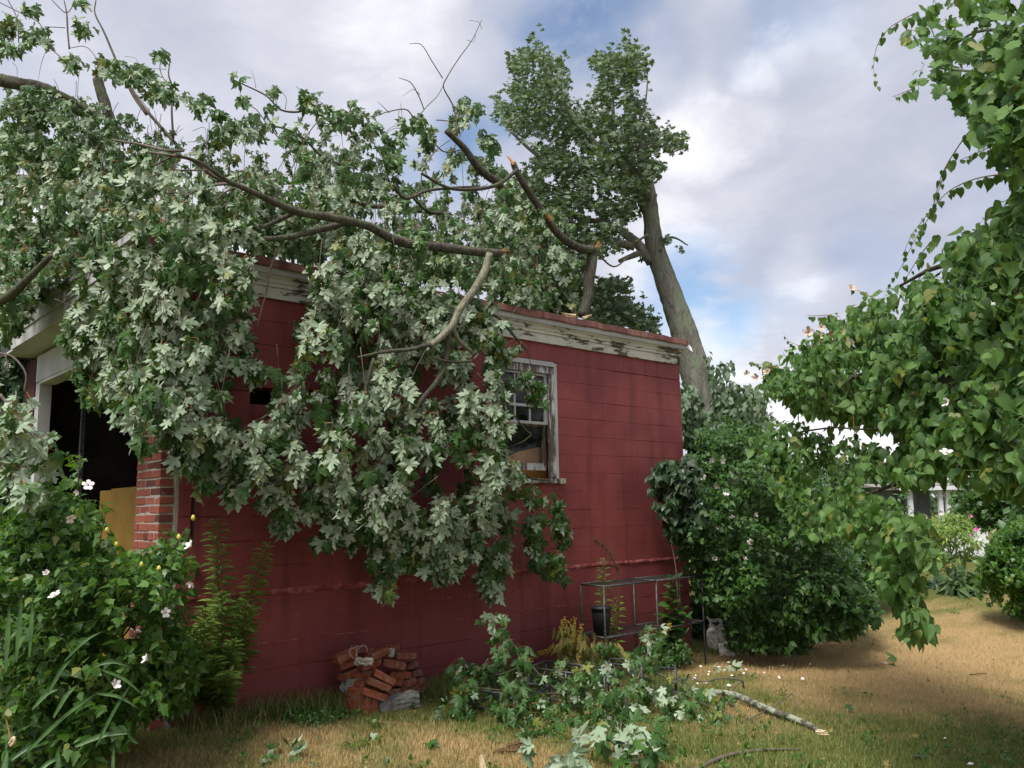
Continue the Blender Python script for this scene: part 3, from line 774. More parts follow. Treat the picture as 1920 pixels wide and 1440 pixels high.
for i_ in range(3):
    for j_ in range(3):
        hh_ = (z1-.165-zm-.03)/3
        MB().box((sA+.035+w3*i_+.008, .049, zm+.03+hh_*j_+.015), (sA+.035+w3*(i_+1)-.008, .051, zm+.03+hh_*(j_+1)-.015)).build('pane', M['glass'], win)
lz = z0+.12
MB().box((sA, .075, zm-.02), (sB, .105, zm+.02)).box((sA, .075, lz), (sB, .105, lz+.075)).box((sA, .076, lz+.075), (sA+.035, .104, zm-.02)).box((sB-.036, .076, lz+.075), (sB, .104, zm-.02)).build('lower_sash', M['peel_more'], win)
MB().box((sA+.036, .089, lz+.076), (sB-.037, .091, zm-.021)).build('pane', M['glass'], win)
# things behind the openings
q = PW(985, 880, -.55); la, lb, lz_ = loc(q)
bd = empty('leaning_board', L2W(4.12, .26, .13), A); tag(bd, 'rounded orange board leaning inside behind the window', 'board')
pts = [(-.45, 0), (.45, 0), (.45, 2.15), (.35, 2.245), (.1, 2.24), (-.2, 2.18), (-.45, 2.08)]
mb = MB(); mb.add([(x_, .0, z_) for x_, z_ in pts] + [(x_, .03, z_) for x_, z_ in pts], [tuple(range(7)), tuple(range(13, 6, -1))] + [(k, k+7, (k+1) % 7+7, (k+1) % 7) for k in range(7)])
mb.build('panel', M['orange'], bd)
yb0, yb1, yb2 = [loc(PF(x_, 1000, -.4))[1] for x_ in (262, 204, 178)]; yz = loc(PF(215, 916, -.4))[2] - .13
yb = empty('ochre_sheet', L2W(.4, yb0, .13), A); tag(yb, 'tall ochre yellow sheet standing in the open doorway beside the brick pillar', 'board')
MB().box((0, 0, 0), (.025, yb1-yb0-.005, yz)).build('sheet', M['yellow'], yb); MB().box((.03, yb1-yb0+.005, 0), (.05, yb2-yb0, yz-.01)).build('sheet', M['yellow'], yb)
def lathe(prof, n=16):
    vs = [(r_*math.cos(2*math.pi*k/n), r_*math.sin(2*math.pi*k/n), z_) for r_, z_ in prof for k in range(n)]
    fs = [(i_*n+k, i_*n+(k+1) % n, (i_+1)*n+(k+1) % n, (i_+1)*n+k) for i_ in range(len(prof)-1) for k in range(n)]
    return vs, fs + [tuple(range(n))[::-1], tuple((len(prof)-1)*n+k for k in range(n))]
jr = put('jar', MB().add(*lathe([(.05, 0), (.055, .03), (.055, .12), (.035, .15), (.038, .17)])).mesh('jar', M['tank'], True), None, L2W(1.1, sh0+.05, shz)); tag(jr, 'pale jar on the dark shelf inside the doorway, nearest the pillar', 'jar')
bt = put('bottle', MB().add(*lathe([(.07, 0), (.075, .04), (.075, .13), (.05, .17), (.06, .20), (.06, .25), (.03, .29)])).mesh('bottle', M['yellow'], True), None, L2W(1.1, sh0+.45, shz)); tag(bt, 'dull yellow bottle on the dark shelf inside the doorway', 'bottle')
#PART2
# ================================================================ planting and the fallen tree
def PV(px, py, Y):
    d = np.stack([(np.asarray(px)-960)/F, -(np.asarray(py)-720)/F, -np.ones(len(px))], 1) @ R.T
    return O + d*(np.asarray(Y)/d[:, 1])[:, None]
def wallY(px, py):
    px = np.asarray(px, float); py = np.asarray(py, float)
    d = np.stack([(px-960)/F, -(py-720)/F, -np.ones(len(px))], 1) @ R.T; n = -V
    t_ = ((C0-O) @ n)/(d @ n); y = (O + d*t_[:, None])[:, 1]
    return np.where(px > 300, y, 6.5 + (300-px)*.0035)
def W1(x, y, off=0.):
    Yw = float(wallY([x], [y])[0]); return P(x, y, Yw-off)
def sprays(poly, n, lo, hi, length=.3, steps=3, droop=(0, 0, -1), dj=.35, clump=None, relwall=True, gap=-1.5, gapL=60., ero=6.):
    """short drooping twigs: nodes stepping along a direction, kept inside the outline"""
    if clump is None: q = scatter(poly, n); n = len(q); Y = rng.uniform(lo, hi, n)
    else:
        q, ci = clumpy(poly, n, *clump); n = len(q); Y = lo + (hi-lo)*(.72*rng.random(clump[0])[ci] + .28*rng.random(n))
    if relwall: Y = wallY(q[:, 0], q[:, 1]) - Y
    p0 = PV(q[:, 0], q[:, 1], Y); d = unit(np.asarray(droop, float) + dj*rdir(n)); out = [p0]
    for s_ in range(1, steps):
        out.append(p0 + d*length*s_/(steps-1) + UP*(-.25*length*(s_/(steps-1))**2))
    al = np.concatenate(out); x, y, z = proj(al); k = inpoly(x, y, poly) & (edge_d(x, y, poly) > ero*rng.random(len(x))**.5) & (gapn(x, y, gapL) + rng.normal(0, .18, len(x)) > gap)
    dd = np.tile(d, (steps, 1))
    return al[k], dd[k], p0, d

def poisson(poly, mind, tries=9000):
    q = scatter(poly, tries); cell = {}; out = []
    for p in q:
        c = (int(p[0]//mind), int(p[1]//mind)); ok = True
        for i in (-1, 0, 1):
            for j in (-1, 0, 1):
                for o_ in cell.get((c[0]+i, c[1]+j), ()):
                    if (o_[0]-p[0])**2 + (o_[1]-p[1])**2 < mind*mind: ok = False
        if ok: cell.setdefault(c, []).append(p); out.append(p)
    return np.array(out)
def bunches(poly, mind, lo, hi, size=.108, pale=.6, L=.2, steps=4, k=4, gap=-1.5, gapL=46., ero=8., rel=True, dj=.2, droop=(0, 0, -1), lift=.45):
    """separate hanging bunches of leaves, each mostly upper or mostly under side out"""
    q = poisson(poly, mind); q = q[(gapn(q[:, 0], q[:, 1], gapL) + rng.normal(0, .15, len(q)) > gap) & (edge_d(q[:, 0], q[:, 1], poly) > ero*rng.random(len(q)))]
    n = len(q); Y = rng.uniform(lo, hi, n); Y = wallY(q[:, 0], q[:, 1]) - Y if rel else Y
    p0 = PV(q[:, 0], q[:, 1]-8, Y); d = unit(np.asarray(droop, float) + dj*rdir(n)); Ls = L*rng.uniform(.6, 1.3, n)[:, None]
    fp = np.where(rng.random(n) < pale, .88, .10); tg = rng.random(n); nd, dd, ff, tt = [], [], [], []
    for s_ in range(steps):
        nd.append(p0 + d*Ls*(s_/(steps-1)-lift) + .018*rng.normal(size=(n, 3))); dd.append(d); ff.append(fp); tt.append(tg)
    nd, dd, ff, tt = (np.concatenate(a_) for a_ in (nd, dd, ff, tt))
    g = gen_leaves(nd, k, size, droop=dd*1.1 + np.array([0, 0, -.5]), dj=.30, facing=(-.2, -.65, .6), fj=.40, flip=np.repeat(ff, k)[:, None], pet=.055, spread=1.25, smin=.5, umb=.75)
    g['tone'] = np.clip(np.repeat(tt, k)*.75 + .25*g['tone'], 0, .999); Dl.append(g)
    for a_, b_, l_ in zip(p0, d, Ls):
        if rng.random() < .45: e_ = .10*rng.normal(size=3); tw.append(([a_ - b_*l_*1.3 + e_ + UP*.08, a_ - b_*l_*.5 + e_*.3, a_ + b_*l_*.5], [.0035, .003, .001]))
# ---------------- the fallen maple
root = empty('fallen_maple', L2W(2.6, 2.0, 3.8))
tag(root, 'storm felled maple crown lying over the garage roof and draped down its red wall', 'tree')
Dl = []; tw = []
def mass(poly, n, lo, hi, size, k=4, flip=.5, **kw):
    g = {a: kw.pop(a) for a in ('facing', 'fj', 'pet', 'smin', 'spread') if a in kw}
    nd, dd, p0, d = sprays(poly, n, lo, hi, **kw)
    x = gen_leaves(nd, k, size, droop=dd*.5 + np.array([0, 0, -1.]), dj=.35, flip=flip, **{**dict(facing=(-.2, -.6, .7), fj=.5, pet=.085, smin=.45, umb=.8, spread=1.1), **g})
    Dl.append(x)
    ln = kw.get('length', .3)
    for a_, b_ in list(zip(p0, d))[::7]:
        e_ = .12*rng.normal(size=3); tw.append(([a_ - b_*ln*.5 + e_, a_ - b_*ln*.2 + e_*.3, a_ + b_*ln*.9 - UP*.05], [.003, .003, .001]))
A_ = [(165, 470), (150, 560), (130, 625), (150, 660), (205, 690), (215, 760), (250, 785), (290, 815), (335, 800), (350, 860), (385, 890), (398, 850), (400, 790), (436, 770), (446, 700), (476, 670), (455, 640), (470, 560), (470, 480), (420, 430), (330, 400), (250, 400), (190, 430)]
bunches(A_, 33, .40, .95, .112, .66, gap=-1.1)
bunches(A_, 36, .10, .40, .105, .3, gap=-.7)
A2 = [(225, 640), (215, 760), (250, 790), (290, 820), (330, 800), (325, 700), (300, 640)]
bunches(A2, 30, .8, 1.1, .120, .9)
A3 = [(130, 660), (150, 640), (205, 690), (195, 740), (150, 735)]
mass(A3, 12, .3, .6, 0.107, 4, .05, length=.15)
mass([(120, 580), (160, 590), (160, 645), (130, 650)], 8, .5, .7, 0.098, 4, .3, length=.12)
B_ = [(582, 540), (562, 600), (538, 680), (552, 720), (492, 772), (415, 818), (398, 860), (440, 900), (470, 880), (515, 895), (545, 895), (560, 890), (610, 930), (650, 910), (680, 940), (705, 985), (735, 995), (750, 960), (800, 985), (850, 970), (880, 950), (905, 970), (935, 960), (940, 930), (930, 900), (950, 880), (950, 830), (935, 760), (925, 700), (900, 640), (915, 570), (860, 480), (700, 470), (600, 490)]
B_low = B_
bunches(B_, 34, .40, 1.0, .110, .66, gap=-.62, gapL=44)
bunches(B_, 38, .10, .38, .102, .22, gap=-.30, gapL=44, ero=20)
bunches([(640, 470), (930, 520), (945, 640), (900, 700), (720, 640), (620, 590), (560, 540)], 31, .35, .85, .106, .6, gap=-.7)
B2 = [(640, 760), (720, 700), (860, 700), (930, 760), (950, 860), (900, 950), (850, 1010), (760, 980), (680, 960), (600, 930), (580, 850)]
bunches(B2, 44, 1.0, 1.35, .118, .85, gap=-.5)
def strand(pts, n, off, size=.112, flip=.55, wpx=20, k=5):
    """a hanging strand from the first pixel to the last"""
    pts = np.asarray(pts, float); sp = spline(np.column_stack([pts, np.zeros(len(pts))]), 8)[:, :2]
    t_ = np.sort(rng.random(n)); i_ = (t_*(len(sp)-1)).astype(int); q = sp[i_] + rng.normal(0, wpx*.35, (n, 2))*np.array([1, .6])
    nd = PV(q[:, 0], q[:, 1], wallY(q[:, 0], q[:, 1]) - off + rng.normal(0, .05, n))
    Dl.append(gen_leaves(nd, k, size, droop=(0, 0, -1.3), dj=.4, facing=(-.15, -.75, .5), fj=.45, flip=flip, pet=.075, umb=.7))
    cl = PV(sp[:, 0], sp[:, 1]-14, wallY(sp[:, 0], sp[:, 1]) - off)
    tw.append((cl, [.004, .0012]))
for pts, n, off, fl in [
    ([(800, 960), (812, 1030), (822, 1075)], 24, .6, .65), ([(870, 960), (866, 1010), (860, 1050)], 16, .5, .5), ([(760, 940), (752, 1010), (748, 1060)], 18, .55, .6), ([(660, 900), (655, 960), (660, 1010)], 16, .5, .5), ([(575, 860), (580, 920), (572, 960)], 14, .6, .5),
    ([(495, 850), (500, 900), (505, 935)], 13, .55, .6), ([(425, 840), (432, 890)], 9, .6, .7), ([(905, 960), (925, 1040), (918, 1115)], 26, .6, .6), ([(690, 940), (712, 1010), (722, 1060), (715, 1130)], 24, .55, .55), ([(835, 950), (845, 1020), (838, 1075)], 20, .75, .75), ([(345, 800), (352, 860)], 9, .45, .5),
    ([(870, 560), (905, 600), (925, 650), (930, 700)], 26, .45, .5), ([(780, 1000), (800, 1060)], 12, .7, .5), ([(820, 560), (860, 600), (900, 640)], 22, .4, .5), ([(640, 560), (740, 590), (860, 560)], 30, .35, .5), ([(925, 690), (935, 760), (925, 820)], 16, .8, .8), ([(900, 980), (890, 1040)], 10, .6, .5),
    ([(985, 905), (1002, 960), (1000, 1010), (1008, 1065)], 19, .5, .15), ([(1035, 930), (1055, 985), (1050, 1030), (1055, 1080)], 21, .55, .2),
    ([(925, 930), (950, 980), (940, 1040), (915, 1095)], 20, .6, .55), ([(855, 930), (850, 990), (842, 1055)], 18, .7, .6),
    ([(735, 1030), (728, 1080), (718, 1115)], 8, .6, .4), ([(625, 930), (620, 985), (612, 1010)], 12, .6, .5),
    ([(530, 900), (532, 950), (526, 985)], 9, .6, .5), ([(458, 850), (448, 890), (440, 920)], 11, .7, .8),
    ([(370, 800), (378, 840), (368, 870)], 10, .5, .6), ([(1000, 705), (1010, 740), (995, 765)], 6, .45, .15), ([(985, 690), (960, 720)], 6, .5, .3),
    ([(690, 960), (705, 1020), (700, 1045)], 10, .5, .4), ([(790, 980), (780, 1030), (772, 1050)], 10, .5, .4),
    ([(955, 860), (965, 880), (950, 905)], 7, .9, .9), ([(900, 860), (910, 920), (905, 960)], 12, .9, .8), ([(980, 640), (950, 660), (930, 690)], 9, .4, .3),
    ([(570, 720), (520, 775), (470, 810), (430, 835)], 14, .8, .7), ([(470, 700), (490, 670)], 5, .5, .4)]:
    strand(pts, n, off, flip=fl)
# on the roof: dense middle band, sky showing near its upper edge
C_ = [(0, 330), (90, 300), (180, 300), (300, 320), (420, 345), (540, 340), (640, 330), (740, 350), (800, 380), (900, 380), (980, 360), (1080, 430), (1085, 520), (1060, 575), (930, 548), (850, 510), (700, 500), (590, 478), (500, 470), (330, 430), (220, 440), (180, 490), (130, 530), (60, 560), (0, 600)]
bunches(C_, 29, -1.3, .45, .106, .5, gap=-.62)
bunches(C_, 35, -1.8, -.6, .104, .35, gap=-.15)
mass(C_, 230, -1.6, .4, .106, 4, .45, clump=(150, 24), length=.40, steps=4, dj=.25, facing=(0, -.5, .8), gap=-.75, gapL=45, ero=8)
C2 = [(0, 380), (150, 400), (160, 470), (90, 520), (30, 600), (0, 640)]
mass(C2, 162, -.6, .8, 0.098, 4, .3, clump=(16, 26), length=.3)
C3 = [(200, 320), (520, 350), (720, 420), (880, 470), (860, 520), (560, 470), (330, 440), (190, 430)]
bunches([(560, 225), (680, 212), (780, 250), (830, 320), (900, 325), (960, 345), (970, 400), (700, 380), (560, 340)], 34, -1.6, -.2, .106, .45, gap=-.35, gapL=38)
bunches([(940, 330), (1000, 370), (1060, 430), (1090, 500), (1080, 580), (960, 560), (900, 480)], 32, -1., -.2, .104, .25, gap=-.8)
bunches([(200, 320), (520, 350), (720, 420), (880, 470), (860, 520), (560, 470), (330, 440), (190, 430)], 32, .1, .6, .108, .6, gap=-.6)
mass(C3, 40, -.2, .5, 0.098, 4, .6, clump=(34, 26), length=.3, gap=-.4)
C4 = [(930, 470), (1060, 440), (1095, 500), (1085, 590), (1040, 582), (925, 555)]
mass(C4, 108, -.9, -.15, 0.107, 4, .25, clump=(14, 25), length=.25)
# thin outer crown against the sky
Dn = Dl; Dl = []
mass([(0, 120), (60, 130), (140, 160), (230, 210), (330, 270), (330, 330), (0, 330)], 110, -2.4, -1.2, .108, 4, .35, clump=(34, 18), length=.25, gap=-.1, gapL=34)
D_ = [(0, 110), (50, 100), (90, 140), (150, 150), (230, 190), (300, 220), (380, 230), (440, 260), (520, 260), (600, 260), (680, 240), (760, 290), (800, 330), (700, 350), (300, 340), (0, 340)]
mass(D_, 330, -3.2, -1., 0.098, 3, .3, clump=(62, 18), length=.22, facing=(0, -.4, .8), gap=-.55, gapL=34, ero=16)
D2 = [(0, 130), (70, 130), (120, 190), (260, 300), (380, 330), (380, 360), (0, 360)]
mass(D2, 260, -3., -.8, 0.102, 4, .3, clump=(46, 24), length=.3, gap=-.05, gapL=34)
for x_, y_, n_, r_ in [(22, 38, 4, 18), (62, 62, 5, 22), (155, 42, 3, 12), (205, 125, 6, 22), (235, 135, 6, 18), (298, 95, 2, 8), (58, 5, 2, 10), (20, 85, 5, 22), (135, 110, 4, 18), (145, 0, 1, 6), (262, 140, 5, 18), (285, 165, 5, 20), (310, 175, 4, 18),
                       (350, 175, 1, 8), (370, 195, 2, 10), (385, 180, 2, 8), (400, 210, 2, 10), (440, 148, 1, 6), (455, 180, 2, 10), (470, 220, 3, 14), (505, 165, 1, 6), (502, 200, 1, 6), (575, 182, 5, 16), (600, 200, 1, 6), (636, 215, 5, 20), (660, 220, 6, 20),
                       (700, 235, 5, 20), (780, 230, 6, 20), (800, 260, 5, 14), (868, 190, 4, 14), (880, 215, 4, 14), (895, 205, 2, 10), (860, 230, 4, 14), (910, 255, 5, 18), (920, 280, 4, 12), (905, 310, 4, 14), (935, 320, 5, 16), (430, 230, 4, 18), (410, 250, 5, 20), (545, 250, 6, 22), (850, 290, 3, 14), (790, 350, 6, 22), (730, 290, 8, 26), (480, 240, 5, 20)]:
    q = np.array([x_, y_]) + rng.normal(0, r_*.5, (n_*2, 2)); nd = PV(q[:, 0], q[:, 1], wallY(q[:, 0], q[:, 1]) + rng.uniform(.8, 1.6, n_*2))
    Dl.append(gen_leaves(nd, 3, .112, droop=(.2, 0, -1), dj=.6, facing=(0, -.5, .7), fj=.6, flip=.35, pet=.05))
Dfar = cat(*Dl); Dl = Dn
# lower left branch in front of the doorway
G_ = [(0, 760), (30, 745), (55, 800), (105, 850), (85, 890), (60, 930), (20, 915), (0, 900)]
Dl.append(gen_leaves(PV(*scatter(G_, 26).T, rng.uniform(4.6, 5.2, 26)), 5, .10, dj=.5, facing=(-.1, -.8, .5), flip=.8, pet=.06))
Dl.append(gen_leaves(PV([22, 28, 50], [745, 750, 735], [5., 5., 5.]), 2, .09, flip=.7))
foliage(root, 'maple', cat(*Dl), M['maple'], 300, 'foliage', M['petiole'], .0019)
world_child('foliage', mass_mesh('foliage', 'maple', Dfar, M['maple']), root)['kind'] = 'stuff'
sticks('twigs', tw, M['twig'], root, 4, True, .05, 3)
def L(pts, r, off=None, Ys=None):
    out = []
    for i_, (x_, y_) in enumerate(pts):
        if Ys is not None: out.append(P(x_, y_, Ys if np.ndim(Ys) == 0 else Ys[min(i_, len(Ys)-1)]))
        else: out.append(W1(x_, y_, off if np.ndim(off) == 0 else off[min(i_, len(off)-1)]))
    return (out, r)
sticks('limb', [
    L([(330, 290), (375, 305), (425, 338), (470, 358), (512, 378), (560, 398), (620, 408), (690, 424), (730, 445), (770, 458), (830, 464), (890, 472), (938, 475)], [.007, .018, .028, .034, .040, .044, .042], .72),
    L([(512, 380), (560, 440), (610, 428), (640, 418)], [.02, .03], .6) if False else L([(490, 448), (530, 446), (580, 436), (625, 424), (645, 418)], [.020, .026, .030], .58),
    L([(478, 432), (510, 418), (550, 400)], [.012, .020], .55),
    L([(-20, 575), (0, 565), (30, 545), (60, 515), (95, 480)], [.04, .036, .02], .9)], M['bark'], root, 9, wob=.05)
sticks('limb', [L([(918, 476), (908, 510), (888, 545), (862, 580), (848, 610), (820, 638), (806, 648)], [.034, .038, .035, .031, .025], 1.08),
                L([(848, 612), (862, 640), (885, 660)], [.022, .016], 1.08)], M['limb_pale'], root, 9, wob=.05)
sticks('limb', [L([(962, 305), (975, 335), (1000, 372), (1022, 405), (1040, 430), (1062, 452), (1090, 466), (1112, 468)], [.034, .038, .044, .048, .050], .05),
                L([(1112, 466), (1108, 500), (1104, 530), (1102, 560), (1092, 592)], [.062, .066, .064, .060], .02)], M['bark'], root, 10, wob=.05)
sticks('limb', [L([(0, 150), (40, 158), (85, 168), (120, 190), (165, 215), (205, 222)], [.075, .075, .065, .05], Ys=9.2),
                L([(85, 165), (130, 185), (175, 212), (230, 245)], [.04, .03], Ys=9.), 
                L([(183, 148), (190, 175), (202, 210), (212, 240)], [.055, .06, .05], Ys=9.1),
                L([(836, 245), (868, 275), (890, 305), (905, 322), (940, 350), (960, 385)], [.030, .042, .048, .05], -.5),
                L([(640, 365), (690, 385), (740, 388), (790, 395)], [.02, .03, .03], -.8)], M['bark'], root, 9, wob=.06)
sticks('branch', [
    L([(970, 318), (935, 345), (890, 355), (840, 352), (790, 325)], [.022, .020, .014], .1),
    L([(900, 350), (850, 352), (800, 358), (760, 372), (738, 345)], [.012, .016, .018], .0),
    L([(740, 330), (770, 365), (800, 395), (830, 400)], [.014, .02], -.3),
    L([(806, 648), (780, 680), (740, 655), (672, 668)], [.026, .018, .012], .7) if False else L([(806, 646), (770, 655), (720, 660), (672, 670)], [.022, .016, .010], 1.08),
    L([(700, 672), (688, 720), (682, 760), (680, 820)], [.016, .014, .010], 1.08),
    L([(842, 615), (835, 680), (815, 720), (790, 750), (770, 790)], [.026, .022, .014], 1.05),
    L([(812, 670), (840, 678), (880, 678)], [.012, .012], 1.08),
    L([(865, 610), (900, 590), (930, 592), (960, 625), (985, 655)], [.010, .014, .016, .010], .35),
    L([(985, 650), (992, 668), (998, 700), (1010, 720)], [.006, .004], .3),
    L([(940, 740), (965, 780), (985, 805), (997, 815)], [.008, .009], .75),
    L([(997, 815), (980, 828), (955, 838)], [.006, .004], .75),
    L([(960, 875), (985, 890), (1000, 898), (1030, 900)], [.009, .012, .008], .3),
    L([(1000, 898), (990, 920), (980, 960)], [.006, .003], .3), L([(1030, 900), (1045, 925), (1065, 950)], [.006, .003], .35),
    L([(900, 472), (935, 560), (925, 530), (940, 500)], [.01, .01], .3) if False else L([(938, 478), (940, 510), (925, 545), (912, 560)], [.012, .012, .008], .3),
    L([(670, 480), (700, 530), (740, 570), (760, 610)], [.008, .014, .018], .55),
    L([(738, 580), (715, 610), (690, 640)], [.008, .01], .5),
    L([(1115, 470), (1150, 500), (1180, 480)], [.015, .01], -2.), L([(1190, 455), (1215, 440)], [.02, .02], -2.)], M['bark'], root, 7, wob=.06)
bare = [
    L([(903, 38), (885, 75), (860, 110), (838, 145), (832, 165), (850, 200), (855, 240), (840, 250)], [.004, .006, .009, .012], -.8),
    L([(768, 82), (790, 84), (810, 115), (830, 147)], [.003, .005, .006], -.8), L([(880, 38), (898, 42), (903, 55)], [.002, .003], -.8),
    L([(876, 75), (888, 78), (892, 62)], [.003, .002], -.8),
    L([(748, 146), (770, 155), (785, 180), (795, 205)], [.003, .006, .006], -.8), L([(755, 180), (775, 168), (788, 178)], [.002, .004], -.8), L([(832, 158), (820, 180), (800, 200), (780, 225)], [.004, .005], -.8),
    L([(640, 215), (700, 218), (725, 210), (760, 205), (775, 220)], [.003, .006, .008], -.9), L([(708, 190), (730, 212)], [.002, .005], -.9), L([(748, 208), (745, 230), (725, 245)], [.003, .003], -.9),
    L([(818, 225), (850, 226), (870, 215)], [.006, .006], -.8), L([(720, 250), (745, 240), (765, 248)], [.003, .004], -.9), L([(800, 400), (790, 330), (815, 285), (845, 262)], [.008, .006, .005], -.4),
    L([(875, 225), (860, 260), (845, 290)], [.005, .006], -.6), L([(815, 270), (835, 285), (870, 280)], [.008, .008], -.5),
    L([(435, 148), (460, 160), (500, 180), (525, 205), (555, 210), (585, 205), (610, 222), (640, 230), (665, 255)], [.005, .009, .012, .014, .016], -1.6),
    L([(480, 165), (476, 145), (470, 130)], [.003, .001], -1.6), L([(508, 162), (535, 180), (535, 205)], [.002, .004], -1.6), L([(600, 222), (575, 255), (560, 290), (540, 330)], [.006, .006, .004], -1.3),
    L([(480, 235), (530, 240), (570, 260), (600, 290), (640, 310)], [.008, .012, .014], -1.3), L([(455, 197), (480, 205), (510, 245), (560, 295)], [.004, .005, .006], -1.4),
    L([(585, 185), (610, 200), (620, 250), (620, 290)], [.003, .004, .003], -1.2),
    L([(180, 0), (178, 25), (195, 60), (210, 95), (225, 130), (240, 155), (265, 195), (290, 225), (330, 270)], [.006, .010, .013, .016, .018], Ys=8.6),
    L([(155, 0), (172, 22)], [.005, .006], Ys=8.6), L([(120, 0), (125, 25), (127, 60), (130, 92)], [.006, .010, .010], Ys=8.8), L([(97, 0), (124, 24), (140, 5)], [.005, .006, .004], Ys=8.8),
    L([(85, 50), (122, 52)], [.004, .005], Ys=8.8), L([(15, 0), (32, 35), (35, 80)], [.006, .006], Ys=8.7), L([(0, 5), (40, 25), (75, 45), (95, 90), (140, 125)], [.005, .006, .005], Ys=8.7),
    L([(0, 45), (15, 60), (30, 90)], [.006, .004], Ys=8.7), L([(130, 90), (165, 90), (200, 140)], [.004, .004], Ys=8.7),
    L([(305, 95), (300, 130), (312, 155), (322, 165)], [.004, .006], -1.8), L([(305, 93), (318, 110), (316, 140), (323, 165), (322, 210), (325, 260)], [.003, .007, .010, .012], -1.8), L([(275, 128), (312, 130)], [.003, .003], -1.8),
    L([(232, 105), (255, 110), (260, 130)], [.002, .002], -1.8), L([(235, 150), (250, 180), (275, 215)], [.012, .016], Ys=8.6),
    L([(210, 262), (260, 270), (310, 282), (345, 283)], [.008, .012, .010], -.4), L([(280, 285), (310, 290), (360, 300), (400, 330), (440, 350)], [.008, .014, .018], -.2),
    L([(230, 335), (290, 310), (330, 288)], [.006, .010], -.2), L([(285, 330), (330, 320), (390, 320)], [.006, .008], -.1),
    L([(310, 362), (360, 360), (410, 345), (450, 348)], [.006, .010, .012], .2), L([(345, 370), (380, 352), (430, 345), (500, 348), (560, 342)], [.006, .010, .012, .006], .25), L([(400, 380), (420, 362), (440, 352)], [.006, .010], .3),
    L([(405, 400), (430, 375), (442, 350)], [.006, .008], .3), L([(310, 460), (400, 455), (415, 440), (440, 438)], [.006, .010], .4) if False else L([(395, 465), (415, 440), (445, 432)], [.006, .010], .4),
    L([(480, 620), (500, 545), (505, 510), (520, 470)], [.004, .010, .012], .5), L([(600, 535), (640, 510), (680, 520), (735, 540)], [.004, .006, .004], .6),
    L([(680, 840), (640, 900), (600, 940)], [.008, .006], .8), L([(760, 800), (720, 850), (690, 900)], [.008, .004], .9), L([(870, 760), (900, 820), (905, 880)], [.006, .006], .9), L([(895, 700), (930, 745), (950, 780)], [.006, .007], .8),
    L([(0, 662), (25, 670), (48, 700), (45, 735)], [.007, .006, .004], Ys=5.), L([(10, 665), (15, 690), (2, 700)], [.005, .003], Ys=5.), L([(0, 740), (20, 765), (35, 800), (45, 840)], [.012, .008, .004], Ys=5.),
    L([(0, 785), (25, 790), (60, 815), (90, 860)], [.009, .006, .003], Ys=5.), L([(0, 830), (20, 850), (40, 880)], [.004, .002], Ys=5.)]
sticks('twig', bare, M['twig'], root, 6, wob=.05)
# torn stumps showing fresh wood
def torn(p, d, r, n=7, mat='wood'):
    mb_ = MB(); d = unit(np.array(d, float)); s1 = unit(np.cross(d, [.2, .1, 1])); s2 = np.cross(d, s1)
    for _ in range(n):
        a = rng.uniform(0, 6.28); q = np.array(p) + (s1*math.cos(a) + s2*math.sin(a))*r*rng.uniform(0, .6)
        mb_.tube([q - d*r*.6, q + d*r*.5*rng.random(), q + d*r*rng.uniform(.9, 3.0) + .15*r*rng.normal(size=3)], [r*.36, r*.28, r*.06], 5)
    mb_.build('torn_wood', M[mat], root, False, True)
torn(W1(962, 306, .05), (-.5, 0, .9), .042); torn(W1(1030, 410, .12), (-.4, -.5, .6), .036); torn(W1(935, 474, .64), (1, -.4, .2), .042); torn(W1(1118, 466, .06), (.5, -.3, .8), .04, 9)
torn(P(183, 150, 9.1), (-.2, 0, 1), .05, 7); torn(W1(1096, 594, .1), (1, 0, .3), .04, 6, 'splint'); torn(W1(1075, 590, .0), (-1, 0, .1), .05, 6, 'splint')

# ---------------- the standing maple behind the garage
TY = 13.2
tree = empty('maple_tree', P(1345, 800, TY)*np.array([1, 1, 0])); tag(tree, 'leaning maple trunk behind the garage with its right side still in leaf', 'tree')
def LT(pts, r, Y=TY): return ([P(x_, y_, Y) for x_, y_ in pts], r)
mb = MB(); base = P(1385, 1000, TY); base[2] = -.2
tp = [base, P(1352, 850, TY), P(1325, 760, TY), P(1302, 690, TY), P(1281, 620, TY), P(1262, 565, TY), P(1243, 510, TY), P(1228, 465, TY), P(1222, 420, TY), P(1217, 370, TY), P(1205, 300, TY), P(1193, 245, TY), P(1186, 200, TY), P(1184, 160, TY)]
mb.tube(spline(tp, 6), np.interp(np.linspace(0, 1, len(tp)*6-5), np.linspace(0, 1, 14), [.42, .33, .275, .235, .205, .185, .17, .155, .13, .12, .09, .06, .04, .02]), 18, wob=.05).build('trunk', M['trunk'], tree, True, True)
sticks('limb', [LT([(1222, 492), (1200, 462), (1175, 440), (1140, 420), (1090, 410), (1040, 400)], [.09, .08, .06, .04, .02]), LT([(1160, 490), (1190, 478), (1215, 470)], [.03, .05, .06]), LT([(1060, 420), (1140, 450), (1190, 462)], [.03, .06, .07]),
                LT([(1215, 400), (1190, 350), (1160, 290), (1150, 220), (1150, 150)], [.09, .07, .04, .01]), LT([(1205, 330), (1150, 300), (1090, 240), (1040, 160), (1010, 80)], [.07, .06, .04, .015]),
                LT([(1200, 300), (1235, 265), (1270, 250)], [.03, .015, .006]), LT([(1190, 250), (1210, 190), (1215, 130)], [.03, .018, .006]), LT([(1225, 460), (1260, 445), (1290, 460)], [.035, .02, .01]),
                LT([(1180, 360), (1100, 330), (1020, 300), (950, 240)], [.05, .04, .02]), LT([(1255, 530), (1238, 515), (1233, 505)], [.03, .02, .01])], M['trunk'], tree, 8)
